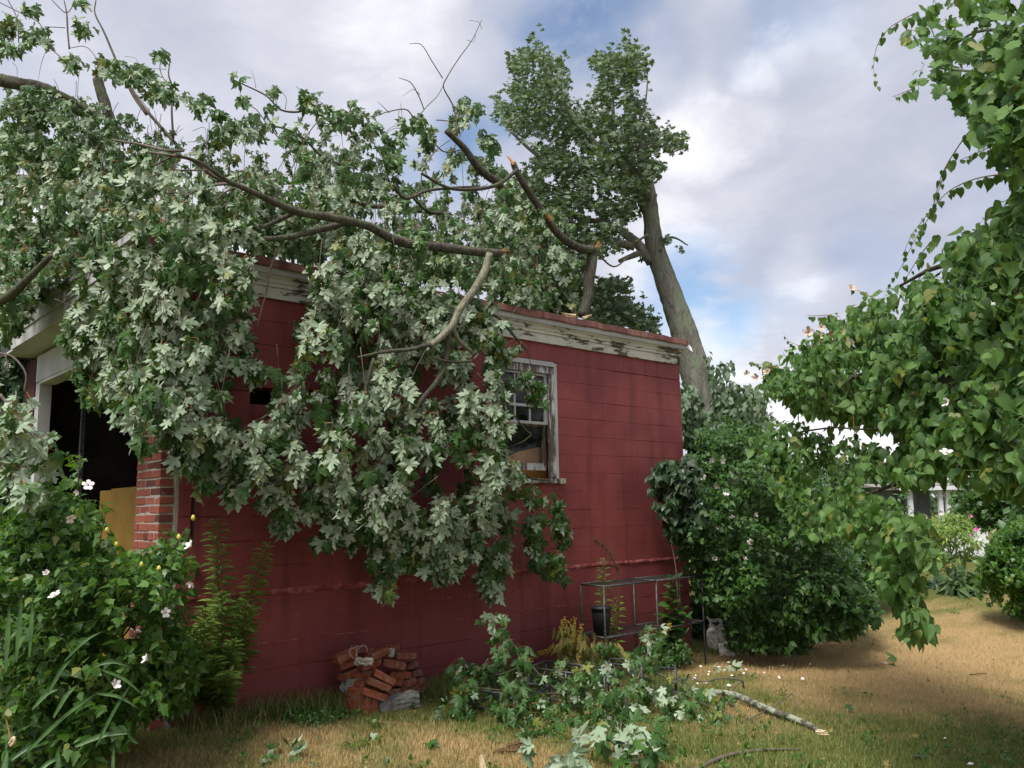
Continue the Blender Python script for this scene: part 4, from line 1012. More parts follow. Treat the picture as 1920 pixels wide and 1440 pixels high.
T1 = [(945, 95), (985, 85), (1005, 35), (1025, 35), (1038, 85), (1088, 88), (1075, 110), (1082, 150), (1100, 185), (1115, 140), (1098, 112), (1108, 95), (1150, 75), (1165, 62), (1180, 45), (1205, 60), (1235, 75), (1243, 110), (1238, 160), (1228, 195), (1262, 215), (1300, 240), (1320, 252), (1300, 285), (1262, 300), (1272, 320), (1245, 340), (1240, 375), (1215, 400), (1190, 440), (1120, 440), (1050, 430), (990, 380), (960, 330), (1000, 290), (950, 250), (925, 220), (915, 180), (955, 155)]
T2 = [(940, 330), (1010, 340), (1100, 400), (1195, 420), (1200, 470), (1230, 480), (1228, 520), (1190, 475), (1130, 500), (1110, 600), (1050, 590), (960, 540), (900, 430)]
T3 = [(1120, 510), (1180, 512), (1215, 540), (1250, 580), (1262, 640), (1180, 628), (1090, 610)]
T4 = [(1238, 440), (1270, 432), (1290, 455), (1284, 486), (1262, 465), (1240, 470)]
Dt = []
for poly, n, cl, lo, hi, gp in [(T1, 2700, (330, 11), 11.6, 15.0, -.36), (T2, 1300, (120, 16), 11.8, 14.5, -.6), (T3, 620, (90, 10), 12.6, 15.5, -.6), (T4, 80, (9, 9), 12.8, 13.4, -1.5)]:
    nd, dd, _, _ = sprays(poly, n, lo, hi, length=.35, steps=3, droop=(-.9, 0, -.1), dj=.5, clump=cl, relwall=False, gap=gp, gapL=26, ero=20)
    Dt.append(gen_leaves(nd, 3, .088, droop=dd + np.array([-.5, 0, -.2]), dj=.7, facing=(0, -.6, .6), fj=.9, flip=.5, pet=.07))
Dt = cat(*Dt); ol = mass_mesh('foliage', 'maple_lo', Dt, M['crown']); world_child('foliage', ol, tree)['kind'] = 'stuff'
# climber round the trunk foot
iv = empty('ivy', P(1345, 800, 12.6)*np.array([1, 1, 0])); tag(iv, 'green creeper climbing the foot of the leaning trunk behind the garage', 'climber')
I1 = [(1262, 700), (1296, 700), (1320, 760), (1345, 760), (1330, 700), (1318, 640), (1345, 680), (1368, 672), (1385, 680), (1365, 700), (1380, 720), (1420, 715), (1440, 740), (1440, 830), (1276, 830)]
nd, dd, _, _ = sprays(I1, 420, 11.7, 13.3, length=.25, relwall=False, clump=(60, 16))
world_child('foliage', mass_mesh('foliage', 'dia', gen_leaves(nd, 4, .12, dj=.6, flip=.4), M['crown']), iv)['kind'] = 'stuff'
world_child('stem', MB().tube(spline([P(1350, 850, 12.7), P(1340, 760, 12.75), P(1322, 690, 12.8)]), [.02, .008], 5).mesh('stem', M['bark']), iv)

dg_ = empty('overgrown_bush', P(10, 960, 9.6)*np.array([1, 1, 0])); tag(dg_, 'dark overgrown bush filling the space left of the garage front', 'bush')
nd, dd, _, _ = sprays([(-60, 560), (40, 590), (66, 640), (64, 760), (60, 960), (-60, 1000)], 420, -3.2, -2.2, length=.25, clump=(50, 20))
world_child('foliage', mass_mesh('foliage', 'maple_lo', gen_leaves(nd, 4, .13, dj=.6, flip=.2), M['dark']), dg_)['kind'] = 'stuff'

# ---------------- flowers
def flower_mesh(r, open_=1., petal=None):
    mb_ = MB()
    for k in range(5):
        a = k*2*math.pi/5 + rng.normal(0, .06); c, s_ = math.cos(a), math.sin(a); b = rng.uniform(.8, 1.2)
        pts = [(0, .0, 0), (-.30, .45, .22/open_*b), (-.36, .80, .30/open_), (-.08, 1.02, .34/open_*b), (.25, .95, .30/open_), (.38, .66, .25/open_), (.25, .35, .18/open_)]
        mb_.add([((x*c-y*s_)*r, (x*s_+y*c)*r, z*r) for x, y, z in pts], [(0, 1, 6), (1, 5, 6), (1, 2, 5), (2, 4, 5), (2, 3, 4)], 0)
    mb_.add(*lathe([(.10*r, .02*r), (.16*r, .12*r), (.05*r, .22*r)], 6), 1)
    mb_.add(*lathe([(.045*r, .1*r), (.06*r, .5*r), (.02*r, .6*r)], 5), 2)
    return mb_.mesh('flower', [petal or M['petal'], M['eye'], M['ybud']])
fl_open = [flower_mesh(1., 1.), flower_mesh(1., .7), flower_mesh(1., 1.4)]; fl_shut = [flower_mesh(1., .28), flower_mesh(1., .35)]
fl_old = [flower_mesh(1., .25, M['petal_old']), flower_mesh(1., .5, M['petal_old'])]; fl_pink = [flower_mesh(1., .8, M['petal_pink'])]
def flowers(root, lst, meshes):
    inv = mat_of(root).inverted()
    for (x_, y_, Y, r_) in lst:
        r_ *= .74; d = unit(np.array([rng.normal(0, .9), -1., rng.normal(.25, .7)]))
        o = bpy.data.objects.new('flower', random.choice(meshes)); C.objects.link(o); o.parent = root
        o.matrix_local = inv @ Matrix.LocRotScale(Vector(P(x_, y_, Y)), Vector(d).to_track_quat('Z', 'Y'), (r_, r_, r_))

# ---------------- right: flowering shrub at the garage's far corner
H = [(1300, 800), (1345, 775), (1400, 790), (1450, 810), (1520, 860), (1560, 950), (1600, 1040), (1655, 1110), (1650, 1170), (1600, 1195), (1560, 1200), (1490, 1228), (1400, 1222), (1356, 1222), (1352, 1160), (1330, 1150), (1300, 1120), (1290, 1080), (1270, 1040), (1262, 960), (1290, 900)]
hb = empty('rose_of_sharon', P(1470, 1000, 10.6)*np.array([1, 1, 0])); tag(hb, 'large rounded white flowering shrub growing against the far end of the red wall', 'shrub')
def bushD(poly, n, lo, hi, size, clump, k=4, length=.22, droop=(0, -.2, .3), flip=.12, facing=(-.1, -.55, .8), fj=.55, rel=False, shape=None, pet=.04, dj=.7):
    nd, dd, _, _ = sprays(poly, n, lo, hi, length=length, steps=3, droop=droop, dj=.6, clump=clump, relwall=rel)
    return gen_leaves(nd, k, size, droop=(0, -.3, -.25), dj=dj, facing=facing, fj=fj, flip=flip, pet=pet)
def dome_lo(poly, n, cx, cy, rx, ry, Yc, depth, size, k=4, **kw):
    """points on and inside a rounded front, nearest in the middle"""
    q, _ = clumpy(poly, n, *kw.get('clump', (60, 24))); u_ = (q[:, 0]-cx)/rx; v_ = (q[:, 1]-cy)/ry
    hh_ = np.sqrt(np.clip(1-u_**2-v_**2, 0.02, 1)); Y = Yc - depth*hh_ + np.abs(rng.normal(0, .16, len(q)))*depth + .12*np.sin(q[:, 0]*.05)*np.cos(q[:, 1]*.06)
    Y = Y - .16*depth*gapn(q[:, 0], q[:, 1], 38.); p0 = PV(q[:, 0], q[:, 1], Y); nd = np.concatenate([p0, p0 + kw.get('length', .14)*rdir(len(p0))*np.array([1, 1, .6])])
    x, y, _z = proj(nd); nd = nd[inpoly(x, y, poly) & (edge_d(x, y, poly) > kw.get('ero', 12)*rng.random(len(x))) & (gapn(x+40, y, kw.get('gapL', 30.)) + rng.normal(0, .25, len(x)) > kw.get('gap', -.75))]; nd[:, 2] = np.maximum(nd[:, 2], gz(nd[:, 0], nd[:, 1])+.05)
    return gen_leaves(nd, k, size, droop=kw.get('droop', (0, -.35, -.35)), dj=.7, facing=kw.get('facing', (-.15, -.45, .9)), fj=.7, flip=kw.get('flip', .15), pet=.04, smin=.5)
Dh = cat(dome_lo(H, 1500, 1440, 1020, 210, 240, 11.2, 1.5, .085, clump=(130, 18)), dome_lo(H, 600, 1440, 1020, 210, 240, 11.9, 1.3, .085, clump=(60, 30)))
Dh = cat(Dh, dome_lo([(1268, 800), (1380, 830), (1400, 1200), (1360, 1214), (1290, 1214)], 700, 1440, 1020, 210, 260, 12.6, .6, .10, clump=(50, 18), gap=-2., ero=2))
Dh = cat(Dh, dome_lo([(1380, 880), (1540, 900), (1610, 1050), (1620, 1150), (1400, 1190)], 420, 1470, 1020, 190, 220, 12.3, .6, .12, clump=(40, 22), gap=-2., ero=2))
foliage(hb, 'hib', Dh, M['hibd'], 150)
Hl = [(1440, 1080), (1540, 1060), (1650, 1110), (1650, 1165), (1600, 1190), (1540, 1190), (1500, 1225), (1440, 1180)]
foliage(hb, 'oval', dome_lo(Hl, 150, 1560, 1110, 120, 110, 10.4, .5, .13, clump=(26, 18), flip=.05), M['hibd'], 60, 'lower_foliage')
sticks('stem', [([P(1470, 1220, 10.8)*np.array([1, 1, 0]), P(x_, y_, 10.9)], [.02, .006]) for x_, y_ in [(1330, 900), (1380, 850), (1440, 850), (1500, 900), (1560, 1000), (1420, 950)]], M['bark'], hb, 5)
flowers(hb, [(x_, y_, 9.75+.6*((x_-1440)/200)**2+.5*((y_-1020)/240)**2, .052) for x_, y_ in [(1334, 862), (1355, 864), (1318, 894), (1345, 911), (1293, 924), (1362, 927), (1412, 901), (1407, 1017), (1393, 1097), (1295, 858)]], fl_open)
flowers(hb, [(x_, y_, 9.8+.6*((x_-1440)/200)**2+.5*((y_-1020)/240)**2, .045) for x_, y_ in [(1353, 933), (1414, 965), (1342, 990), (1267, 983), (1279, 995), (1274, 1020), (1289, 1020), (1396, 980), (1373, 973), (1395, 1050), (1340, 1048), (1428, 1040)]], fl_shut)
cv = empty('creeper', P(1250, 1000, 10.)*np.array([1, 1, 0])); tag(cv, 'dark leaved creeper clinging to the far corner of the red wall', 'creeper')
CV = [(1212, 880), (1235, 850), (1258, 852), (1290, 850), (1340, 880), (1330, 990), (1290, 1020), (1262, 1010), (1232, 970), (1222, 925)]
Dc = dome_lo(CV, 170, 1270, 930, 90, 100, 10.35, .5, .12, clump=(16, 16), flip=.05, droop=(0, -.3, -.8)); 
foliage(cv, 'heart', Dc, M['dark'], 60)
sticks('stem', [([P(1256, 1005, 9.9), P(1263, 1040, 9.9), P(1268, 1075, 9.9), P(1272, 1150, 9.95)], [.006, .007, .009]), ([P(1247, 940, 9.8), P(1275, 905, 9.8), P(1300, 860, 9.8)], [.006, .005, .003])], M['twig'], cv, 5)

# ---------------- right: vine covered arch reaching overhead
vr = empty('climbing_vine', P(1850, 1100, 5.6)*np.array([1, 1, 0])); tag(vr, 'heart leaved vine arching in from overhead and trailing long shoots', 'vine')
vY = lambda x_: np.interp(x_, [1400, 1500, 1600, 1750, 1920], [8.6, 7.4, 6.3, 5.0, 4.0])
def vmass(poly, n, clump, size, dY=(-.3, .9), k=3, **kw):
    q, _ = clumpy(poly, n, *clump); Y = vY(q[:, 0]) + rng.uniform(*dY, len(q)); p0 = PV(q[:, 0], q[:, 1], Y)
    ln = kw.get('length', .22); d = unit(np.array([-.3, 0, -.7]) + .6*rdir(len(p0)))
    nd = np.concatenate([p0, p0+d*ln*.5, p0+d*ln]); x, y, _z = proj(nd); nd = nd[inpoly(x, y, poly) & (edge_d(x, y, poly) > kw.get('ero', 16)*rng.random(len(x))) & (gapn(x, y+70, kw.get('gapL', 44.)) + rng.normal(0, .2, len(x)) > kw.get('gap', -.5))]
    return gen_leaves(nd, k, size, droop=(-.1, -.25, -.85), dj=.65, facing=kw.get('facing', (-.2, -.55, .85)), fj=.8, flip=kw.get('flip', .2), pet=.055, smin=.45)
V1 = [(1705, -40), (2150, -40), (2150, 330), (1900, 330), (1868, 300), (1850, 255), (1800, 225), (1790, 190), (1740, 165), (1694, 172), (1706, 130), (1745, 100), (1725, 75), (1700, 60), (1718, 30)]
V2 = [(2150, 300), (1895, 345), (1862, 400), (1795, 428), (1755, 480), (1722, 520), (1650, 552), (1570, 572), (1520, 620), (1470, 650), (1425, 685), (1410, 725), (1450, 745), (1490, 775), (1560, 785), (1650, 790), (1700, 830), (1780, 850), (2150, 860)]
V3 = [(1640, 790), (1960, 790), (1960, 920), (1860, 915), (1820, 890), (1760, 895), (1700, 905), (1640, 890), (1600, 860)]
V4 = [(1418, 765), (1500, 790), (1512, 860), (1520, 900), (1545, 940), (1560, 1010), (1500, 1010), (1470, 950), (1430, 880), (1400, 820)]
V5 = [(1560, 890), (1640, 885), (1660, 930), (1700, 945), (1735, 975), (1765, 1040), (1740, 1060), (1712, 1020), (1715, 1060), (1728, 1120), (1745, 1190), (1725, 1198), (1700, 1180), (1685, 1120), (1640, 1075), (1600, 1050), (1575, 1000), (1545, 960)]
Dv = cat(vmass(V2, 2000, (195, 24), .080), vmass(V2, 800, (60, 42), .088, (.6, 1.6), gap=-.9), vmass(V3, 300, (34, 22), .078), vmass([(1465, 770), (1560, 775), (1660, 785), (1650, 900), (1560, 900), (1500, 880)], 75, (18, 18), .075, (.3, .9), gap=-.3), vmass(V4, 190, (28, 16), .088, (-.6, .3)), vmass(V5, 165, (26, 15), .080, (-.8, .0), length=.12, facing=(-.2, -.5, .9), gap=-.9, ero=8))
Dv_b = vmass([(1480, 640), (1760, 620), (1930, 560), (1930, 840), (1700, 800), (1500, 770)], 420, (30, 60), .13, (1.5, 2.4))
shoots = []
def shoot(pts, dY=0., size=.066, step=.07, r=.004, flipx=False):
    w_ = [P(x_, y_, vY(x_)+dY) for x_, y_ in pts]; sp = spline(w_, 8); shoots.append((w_, [r, .0012]))
    sl = np.cumsum(np.r_[0, np.linalg.norm(np.diff(sp, axis=0), axis=1)]); tt = np.arange(0, sl[-1], step)
    nd = np.column_stack([np.interp(tt, sl, sp[:, i_]) for i_ in range(3)])
    g = gen_leaves(nd, 1, size, droop=(0, 0, -1.), dj=.35, facing=(-.2, -1, .1), fj=.5, flip=.3, pet=.02, spread=.6)
    g['sz'] *= np.linspace(1.1, .55, len(nd)); return g
Ds = [shoot([(1715, 25), (1690, 38), (1665, 55), (1645, 85), (1638, 125), (1645, 165)]), shoot([(1850, 205), (1800, 270), (1765, 330), (1745, 400), (1715, 450), (1690, 500), (1660, 545)], .0),
      shoot([(1890, 325), (1830, 335), (1780, 358), (1745, 395), (1710, 440), (1692, 480)], .1), shoot([(1780, 300), (1762, 350), (1750, 400)], .1), shoot([(1758, 440), (1728, 475), (1700, 520), (1690, 545)], .1, .06),
      shoot([(1870, 270), (1835, 285), (1800, 300)], 0, .06), shoot([(1560, 625), (1520, 650), (1480, 640), (1468, 622)], .1, .06), shoot([(1460, 690), (1430, 685), (1408, 678)], .2, .08), shoot([(1640, 560), (1610, 545), (1600, 545)], .1, .07),
      shoot([(1715, 165), (1690, 175), (1672, 182)], 0, .07), shoot([(1560, 590), (1525, 592), (1512, 590)], .1, .07), shoot([(1600, 780), (1602, 820), (1603, 850)], .4, .09), shoot([(1560, 780), (1556, 830)], .4, .09), shoot([(1700, 1100), (1725, 1160), (1740, 1192)], -.5, .1, .05)]
foliage(vr, 'heart', cat(Dv, *Ds), M['vine'], 290, 'foliage', M['stalk_green'], .0016)
world_child('foliage', mass_mesh('foliage', 'heart', Dv_b, M['vine']), vr)['kind'] = 'stuff'
Dg = cat(vmass(V1, 400, (90, 18), .092, (-.5, .4), flip=.4, facing=(0, -.5, .8), gap=-.2, gapL=30, ero=12))
foliage(vr, 'grape', Dg, M['vine'], 60, 'overhead_foliage', M['stalk_green'], .0018)
sticks('shoot', shoots, M['petiole'], vr, 5)
sticks('branch', [([P(x_, y_, vY(x_)+.3) for x_, y_ in q], r_) for q, r_ in [
    ([(1930, 130), (1850, 135), (1780, 130), (1740, 125)], [.012, .008, .004]), ([(1930, 60), (1830, 60), (1760, 110)], [.012, .006]), ([(1940, 880), (1830, 870), (1760, 880), (1700, 900), (1620, 930)], [.03, .022, .01]),
    ([(1935, 760), (1800, 720), (1680, 690), (1560, 720)], [.04, .03, .015]), ([(1935, 860), (1860, 830), (1700, 870)], [.02, .01]), ([(1885, 690), (1895, 740), (1897, 810)], [.006, .005]),
    ([(1560, 640), (1558, 680), (1565, 700)], [.006, .005]), ([(1500, 810), (1560, 802), (1620, 805), (1700, 800)], [.008, .006]), ([(1950, 560), (1850, 500), (1760, 500), (1680, 540)], [.03, .02, .01]), ([(1960, 1300), (1955, 1000), (1950, 700), (1960, 300)], [.06, .05, .04])]], M['bark'], vr, 6)
flowers(vr, [(1775, 850, 4.4, .048)], [fl_open[0]]); flowers(vr, [(1597, 643, 6.0, .05), (1855, 575, 4.0, .04)], fl_open[1:])
flowers(vr, [(1820, 787, 4.3, .035), (1775, 755, 4.5, .035)], fl_shut); flowers(vr, [(1515, 625, 7., .06), (1530, 632, 7., .05), (1551, 628, 6.8, .055), (1595, 543, 6.4, .055), (1440, 700, 8., .05), (1420, 707, 8.1, .05), (1398, 702, 8.3, .045), (1855, 578, 3.98, .04), (1540, 615, 6.9, .04), (1915, 555, 3.9, .03)], fl_old)

# ---------------- background: house, beds, far trees
hs = empty('white_house', (16.4, 31.5, 0), math.radians(-12)); tag(hs, 'distant white house with a porch seen under the vine', 'house')
hx = lambda px, Y=30.: float(P(px, 940, Y)[0])
hz = lambda py, Y=30.: float(P(1760, py, Y)[2])
bm_ = MB(); x0_, x1_ = hx(1712), hx(1812); 
def HB(name, lo, hi, mat, nm=None): return world_child(name, MB().box(lo, hi).mesh(name, mat), hs)
HB('wall', (x0_, 31.6, -.2), (x1_-.5, 33, hz(916)), M['grey_siding']); HB('porch_roof', (x0_-.6, 29.6, hz(917)), (x1_+.35, 31.9, hz(910)), M['grey_roof'])
HB('fascia', (x0_-.62, 29.54, hz(919)), (x1_+.37, 29.597, hz(912)), M['white_house'])
world_child('roof', MB().add([(x0_-.8, 31.2, hz(910)), (x1_+.2, 31.2, hz(910)), (x1_+.2, 32.3, hz(903)), (x0_-.8, 32.3, hz(903)), (x0_-.8, 33.2, hz(910)), (x1_+.2, 33.2, hz(910))], [(0, 1, 2, 3), (3, 2, 5, 4), (0, 3, 4), (1, 5, 2), (0, 4, 5, 1)]).mesh('roof', M['grey_roof']), hs)
for px in (1702, 1758, 1772, 1787, 1806): HB('post', (hx(px)-.07, 29.75, -.2), (hx(px)+.07, 29.89, hz(918)), M['white_house'])
for px in (1730, 1745): HB('window', (hx(px)-.3, 31.55, 1.), (hx(px)+.3, 31.598, 2.1), M['glass'])
world_child('stair_side', MB().add([(x1_-.3, 29.7, -.2), (x1_+.5, 29.7, -.2), (x1_+.45, 29.7, hz(968)), (x1_-.1, 29.7, hz(925)), (x1_-.3, 29.85, -.2), (x1_+.5, 29.85, -.2), (x1_+.45, 29.85, hz(968)), (x1_-.1, 29.85, hz(925))],
    [(0, 1, 2, 3), (7, 6, 5, 4), (0, 4, 5, 1), (1, 5, 6, 2), (2, 6, 7, 3), (3, 7, 4, 0)]).mesh('stair_side', M['white_house']), hs)
world_child('downpipe', MB().tube([(hx(1820), 29.5, hz(912)), (hx(1820), 29.5, hz(920)), (hx(1808), 29.65, hz(928)), (hx(1806), 29.7, -.2)], .05, 6).mesh('downpipe', M['white_house']), hs)
def far_tree(cx, topy, w_, Y, label, mat='far', n=900, basey=955, size=.35, name='tree'):
    px0, px1 = cx-w_/2, cx+w_/2; root_ = empty(name, P(cx, 950, Y)*np.array([1, 1, 0])); tag(root_, label, 'tree', 'trees beyond the garden')
    ang = np.linspace(0, math.pi, 13); poly = [(cx - w_/2*math.cos(a)*rng.uniform(.85, 1.1), basey-(basey-topy)*(.25+.75*math.sin(a)**.6)*rng.uniform(.9, 1.03)) for a in ang] + [(px1, basey+8), (px0, basey+8)]
    q, _ = clumpy(poly, n, 40, w_*.09); Yq = Y + rng.uniform(-1, 1, len(q))*w_/F*Y*.4
    world_child('crown', mass_mesh('crown', 'dia', gen_leaves(PV(q[:, 0], q[:, 1], Yq), 4, size, droop=(0, 0, -.3), dj=1., flip=.2, pet=size*.5), M[mat]), root_)['kind'] = 'stuff'
    b_ = P(cx, 950, Y); MB().tube([(b_[0], b_[1], -.3), (b_[0], b_[1], b_[2]+(basey-topy)/F*Y*.5)], [.25, .1], 7).build('trunk', M['trunk'], root_, True, True)
far_tree(1400, 735, 120, 19, 'thin grey green tree between the leaning trunk and the vine', 'crown', 500, 960, .14)
far_tree(1480, 860, 150, 36, 'low tree on the skyline behind the flowering shrub', n=500)
far_tree(1590, 852, 90, 42, 'small round tree seen through the gap under the vine', n=450)
far_tree(1680, 865, 140, 48, 'dark tree standing left of the white house', n=500)
far_tree(1870, 820, 170, 24, 'tall dark evergreen mass right of the white house', 'hibd', 1100, 975, .26)
far_tree(1980, 780, 200, 21, 'broad dark tree cut by the edge of the view', 'hibd', 1100, 985, .26)
far_tree(1780, 880, 110, 52, 'pale tree directly behind the porch roof', n=350)
far_tree(-60, 640, 260, 30, 'distant tree standing left of the garage', n=500)
def bed(name, poly, cx, cy, rx, ry, Yc, dep, n, cl, size, mat, kind, label, cat_, k=4, **kw):
    r_ = empty(name, P(cx, cy, Yc)*np.array([1, 1, 0])); tag(r_, label, cat_)
    foliage(r_, kind, dome_lo(poly, n, cx, cy, rx, ry, Yc, dep, size, k, clump=(cl, 18), **kw), M[mat], 0); return r_
b1 = bed('garden_shrub', [(1690, 960), (1740, 965), (1800, 955), (1835, 985), (1850, 1040), (1830, 1075), (1780, 1090), (1700, 1080), (1690, 1020)], 1775, 1030, 110, 90, 18.5, 1.6, 700, 60, .13, 'weed', 'lance', 'feathery flowering bed in front of the distant house', 'shrub')
for p_ in [(1690, 978), (1706, 975), (1722, 985), (1748, 1000), (1760, 960), (1735, 968), (1700, 1002), (1716, 1010)]: flowers(b1, [(*p_, 16.9, .07)], fl_shut)
flowers(b1, [(1831, 993, 16.9, .065), (1820, 968, 17., .05), (1822, 1005, 16.9, .04)], fl_pink); flowers(b1, [(1834, 1020, 16.8, .06), (1830, 1030, 16.8, .05), (1838, 1012, 16.8, .05)], fl_open)
b2 = bed('garden_shrub', [(1850, 1010), (1880, 980), (1960, 960), (1960, 1175), (1900, 1155), (1850, 1135), (1820, 1110), (1830, 1060)], 1930, 1070, 130, 120, 13.2, 1.3, 900, 60, .095, 'hib', 'oval', 'broad leafy shrub at the edge of the parched lawn', 'shrub', flip=.05)
b3 = bed('strap_plant', [(1770, 1080), (1830, 1070), (1865, 1115), (1860, 1135), (1800, 1120), (1760, 1105)], 1820, 1110, 60, 40, 14.8, .4, 120, 20, .34, 'far', 'lance', 'clump of arching strap leaves between the two garden beds', 'plant', 3)
b4 = bed('hosta', [(1725, 1090), (1790, 1085), (1800, 1112), (1740, 1118), (1715, 1105)], 1760, 1105, 60, 20, 15.4, .3, 60, 12, .22, 'dark', 'oval', 'low dark blue green plant at the far end of the lawn', 'plant', 3)
b5 = bed('daylily', [(1725, 1065), (1790, 1055), (1800, 1080), (1730, 1090)], 1760, 1070, 60, 20, 16.4, .3, 70, 12, .2, 'wilt', 'lance', 'yellowing low plants behind the dark hosta', 'plant', 3)
far_b = bed('garden_shrub', [(1560, 930), (1700, 920), (1700, 1100), (1600, 1120), (1560, 1000)], 1640, 1040, 100, 110, 14.5, 1., 500, 40, .10, 'hibd', 'oval', 'dark shrub seen behind the trailing vine shoots', 'shrub')

# ---------------- left: flowering shrub, tall weeds, strap leaves
LB = [(-40, 960), (40, 940), (75, 900), (115, 905), (140, 840), (160, 835), (165, 880), (150, 930), (195, 930), (205, 960), (190, 1000), (235, 1010), (250, 1040), (300, 1010), (330, 985), (360, 970), (368, 990), (345, 1030), (372, 1060), (362, 1110), (318, 1130), (300, 1180), (325, 1230), (345, 1290), (320, 1330), (280, 1350), (200, 1400), (120, 1440), (-40, 1500)]
lb = empty('rose_of_sharon', P(120, 1300, 5.9)*np.array([1, 1, 0])); tag(lb, 'bright green flowering shrub with pinkish white blooms before the open doorway', 'shrub')
Db = cat(dome_lo(LB, 1500, 120, 1180, 270, 330, 6.2, 1.3, .070, clump=(170, 17), facing=(-.1, -.4, 1.), gap=-.5), dome_lo(LB, 500, 120, 1180, 270, 330, 6.7, 1.1, .085, clump=(60, 30)))
Db = cat(Db, dome_lo([(285, 1120), (352, 1125), (366, 1250), (352, 1335), (300, 1345), (270, 1250)], 170, 320, 1230, 60, 130, 6.15, .5, .07, clump=(20, 16), gap=-2., ero=3))
foliage(lb, 'hib', Db, M['hib'], 280, 'foliage', M['stalk_green'], .0012)
sticks('stem', [([P(120, 1400, 5.9)*np.array([1, 1, 0]), P((120+x_)/2, (1300+y_)/2+30, 5.7), P(x_, y_, 5.4)], [.014, .009, .003]) for x_, y_ in [(150, 850), (100, 910), (200, 950), (20, 960), (240, 1040), (350, 990), (280, 1130), (60, 1080), (190, 1010), (320, 1250)]], M['bark'], lb, 5)
flowers(lb, [(165, 910, 4.9, .046), (132, 972, 4.8, .040), (103, 1117, 4.7, .046), (310, 1149, 5.0, .040)], fl_open); flowers(lb, [(360, 1026, 5.1, .044), (360, 1092, 5.2, .034), (278, 1238, 4.8, .038), (212, 1286, 4.7, .040), (88, 1077, 4.8, .026), (148, 922, 4.9, .026)], fl_shut)
mbk = [(58, 1022), (200, 995), (218, 1022), (335, 1008), (298, 1067), (58, 1162), (362, 972), (265, 1060)]
for x_, y_ in mbk: MB().add(*[(np.array(v_) + P(x_, y_, 5.15), f_) for v_, f_ in [lathe([(.005, -.014), (.013, 0), (.010, .014), (.002, .022)], 6)]][0]).build('bud', M['ybud'], lb, True, True)
def weed(name, base, tips, label, n=60, size=.1, mat='weed', kind='lance', Y=6.2, gold=False, cat_='weed'):
    r_ = empty(name, base); tag(r_, label, cat_); ds = []
    for tip, bend in tips:
        t0 = np.array(base) + np.array([rng.normal(0, .04), rng.normal(0, .04), 0]); t1 = np.array(tip)
        sp = spline([t0, (t0+t1)/2 + np.array([bend, 0, 0]), t1], 14); MB().tube(sp, [.006, .002], 5).build('stem', M['stalk_green'], r_, True, True)
        m_ = int(n*np.linalg.norm(t1-t0)); tt = np.linspace(.08, 1, m_); ii = tt*(len(sp)-1)
        nd = np.column_stack([np.interp(ii, np.arange(len(sp)), sp[:, j_]) for j_ in range(3)])
        an = np.arange(m_)*2.4; dr = np.column_stack([np.cos(an), np.sin(an), np.full(m_, .25)])
        tt = np.repeat(tt, 2); dr = np.repeat(dr, 2, axis=0)*np.tile([[1, 1, 1], [-1, -1, 1]], (m_, 1)); nd = np.repeat(nd, 2, axis=0)
        g = gen_leaves(nd, 1, size, droop=dr*1.3, dj=.2, facing=(0, -.35, 1), fj=.3, flip=.1, pet=.01, spread=.1); g['sz'] *= np.interp(tt, [0, .3, .85, 1], [.8, 1.1, .9, .6]); ds.append(g)
    foliage(r_, kind, cat(*ds), M[mat], 60); return r_
gb = lambda px, py, h=0.: PG(px, py, h)
weed('tall_weed', gb(390, 1345), [(P(405, 975, 6.25), .02), (P(415, 1110, 6.3), .03), (P(370, 1180, 6.2), -.03)], 'tallest leafy weed stem standing before the red wall beside the shrub', 62, .15, Y=6.2)
weed('tall_weed', gb(425, 1330), [(P(500, 1020, 6.5), -.02), (P(455, 1130, 6.5), .03)], 'leaning leafy weed with its tip well clear against the red wall', 62, .145)
weed('tall_weed', gb(360, 1335), [(P(345, 1190, 6.1), .0), (P(385, 1140, 6.1), .0), (P(350, 1260, 6.), 0)], 'dense short weed clump at the foot of the shrub', 75, .13)
weed('tall_weed', gb(415, 1345), [(P(440, 1200, 6.35), .0), (P(400, 1230, 6.2), .0), (P(430, 1260, 6.2), 0)], 'yellowish weed clump between the shrub and the wall', 75, .13)
wr = empty('iris_clump', P(90, 1420, 5.2)*np.array([1, 1, 0])); tag(wr, 'clump of long sword shaped leaves at the foot of the left shrub', 'plant')
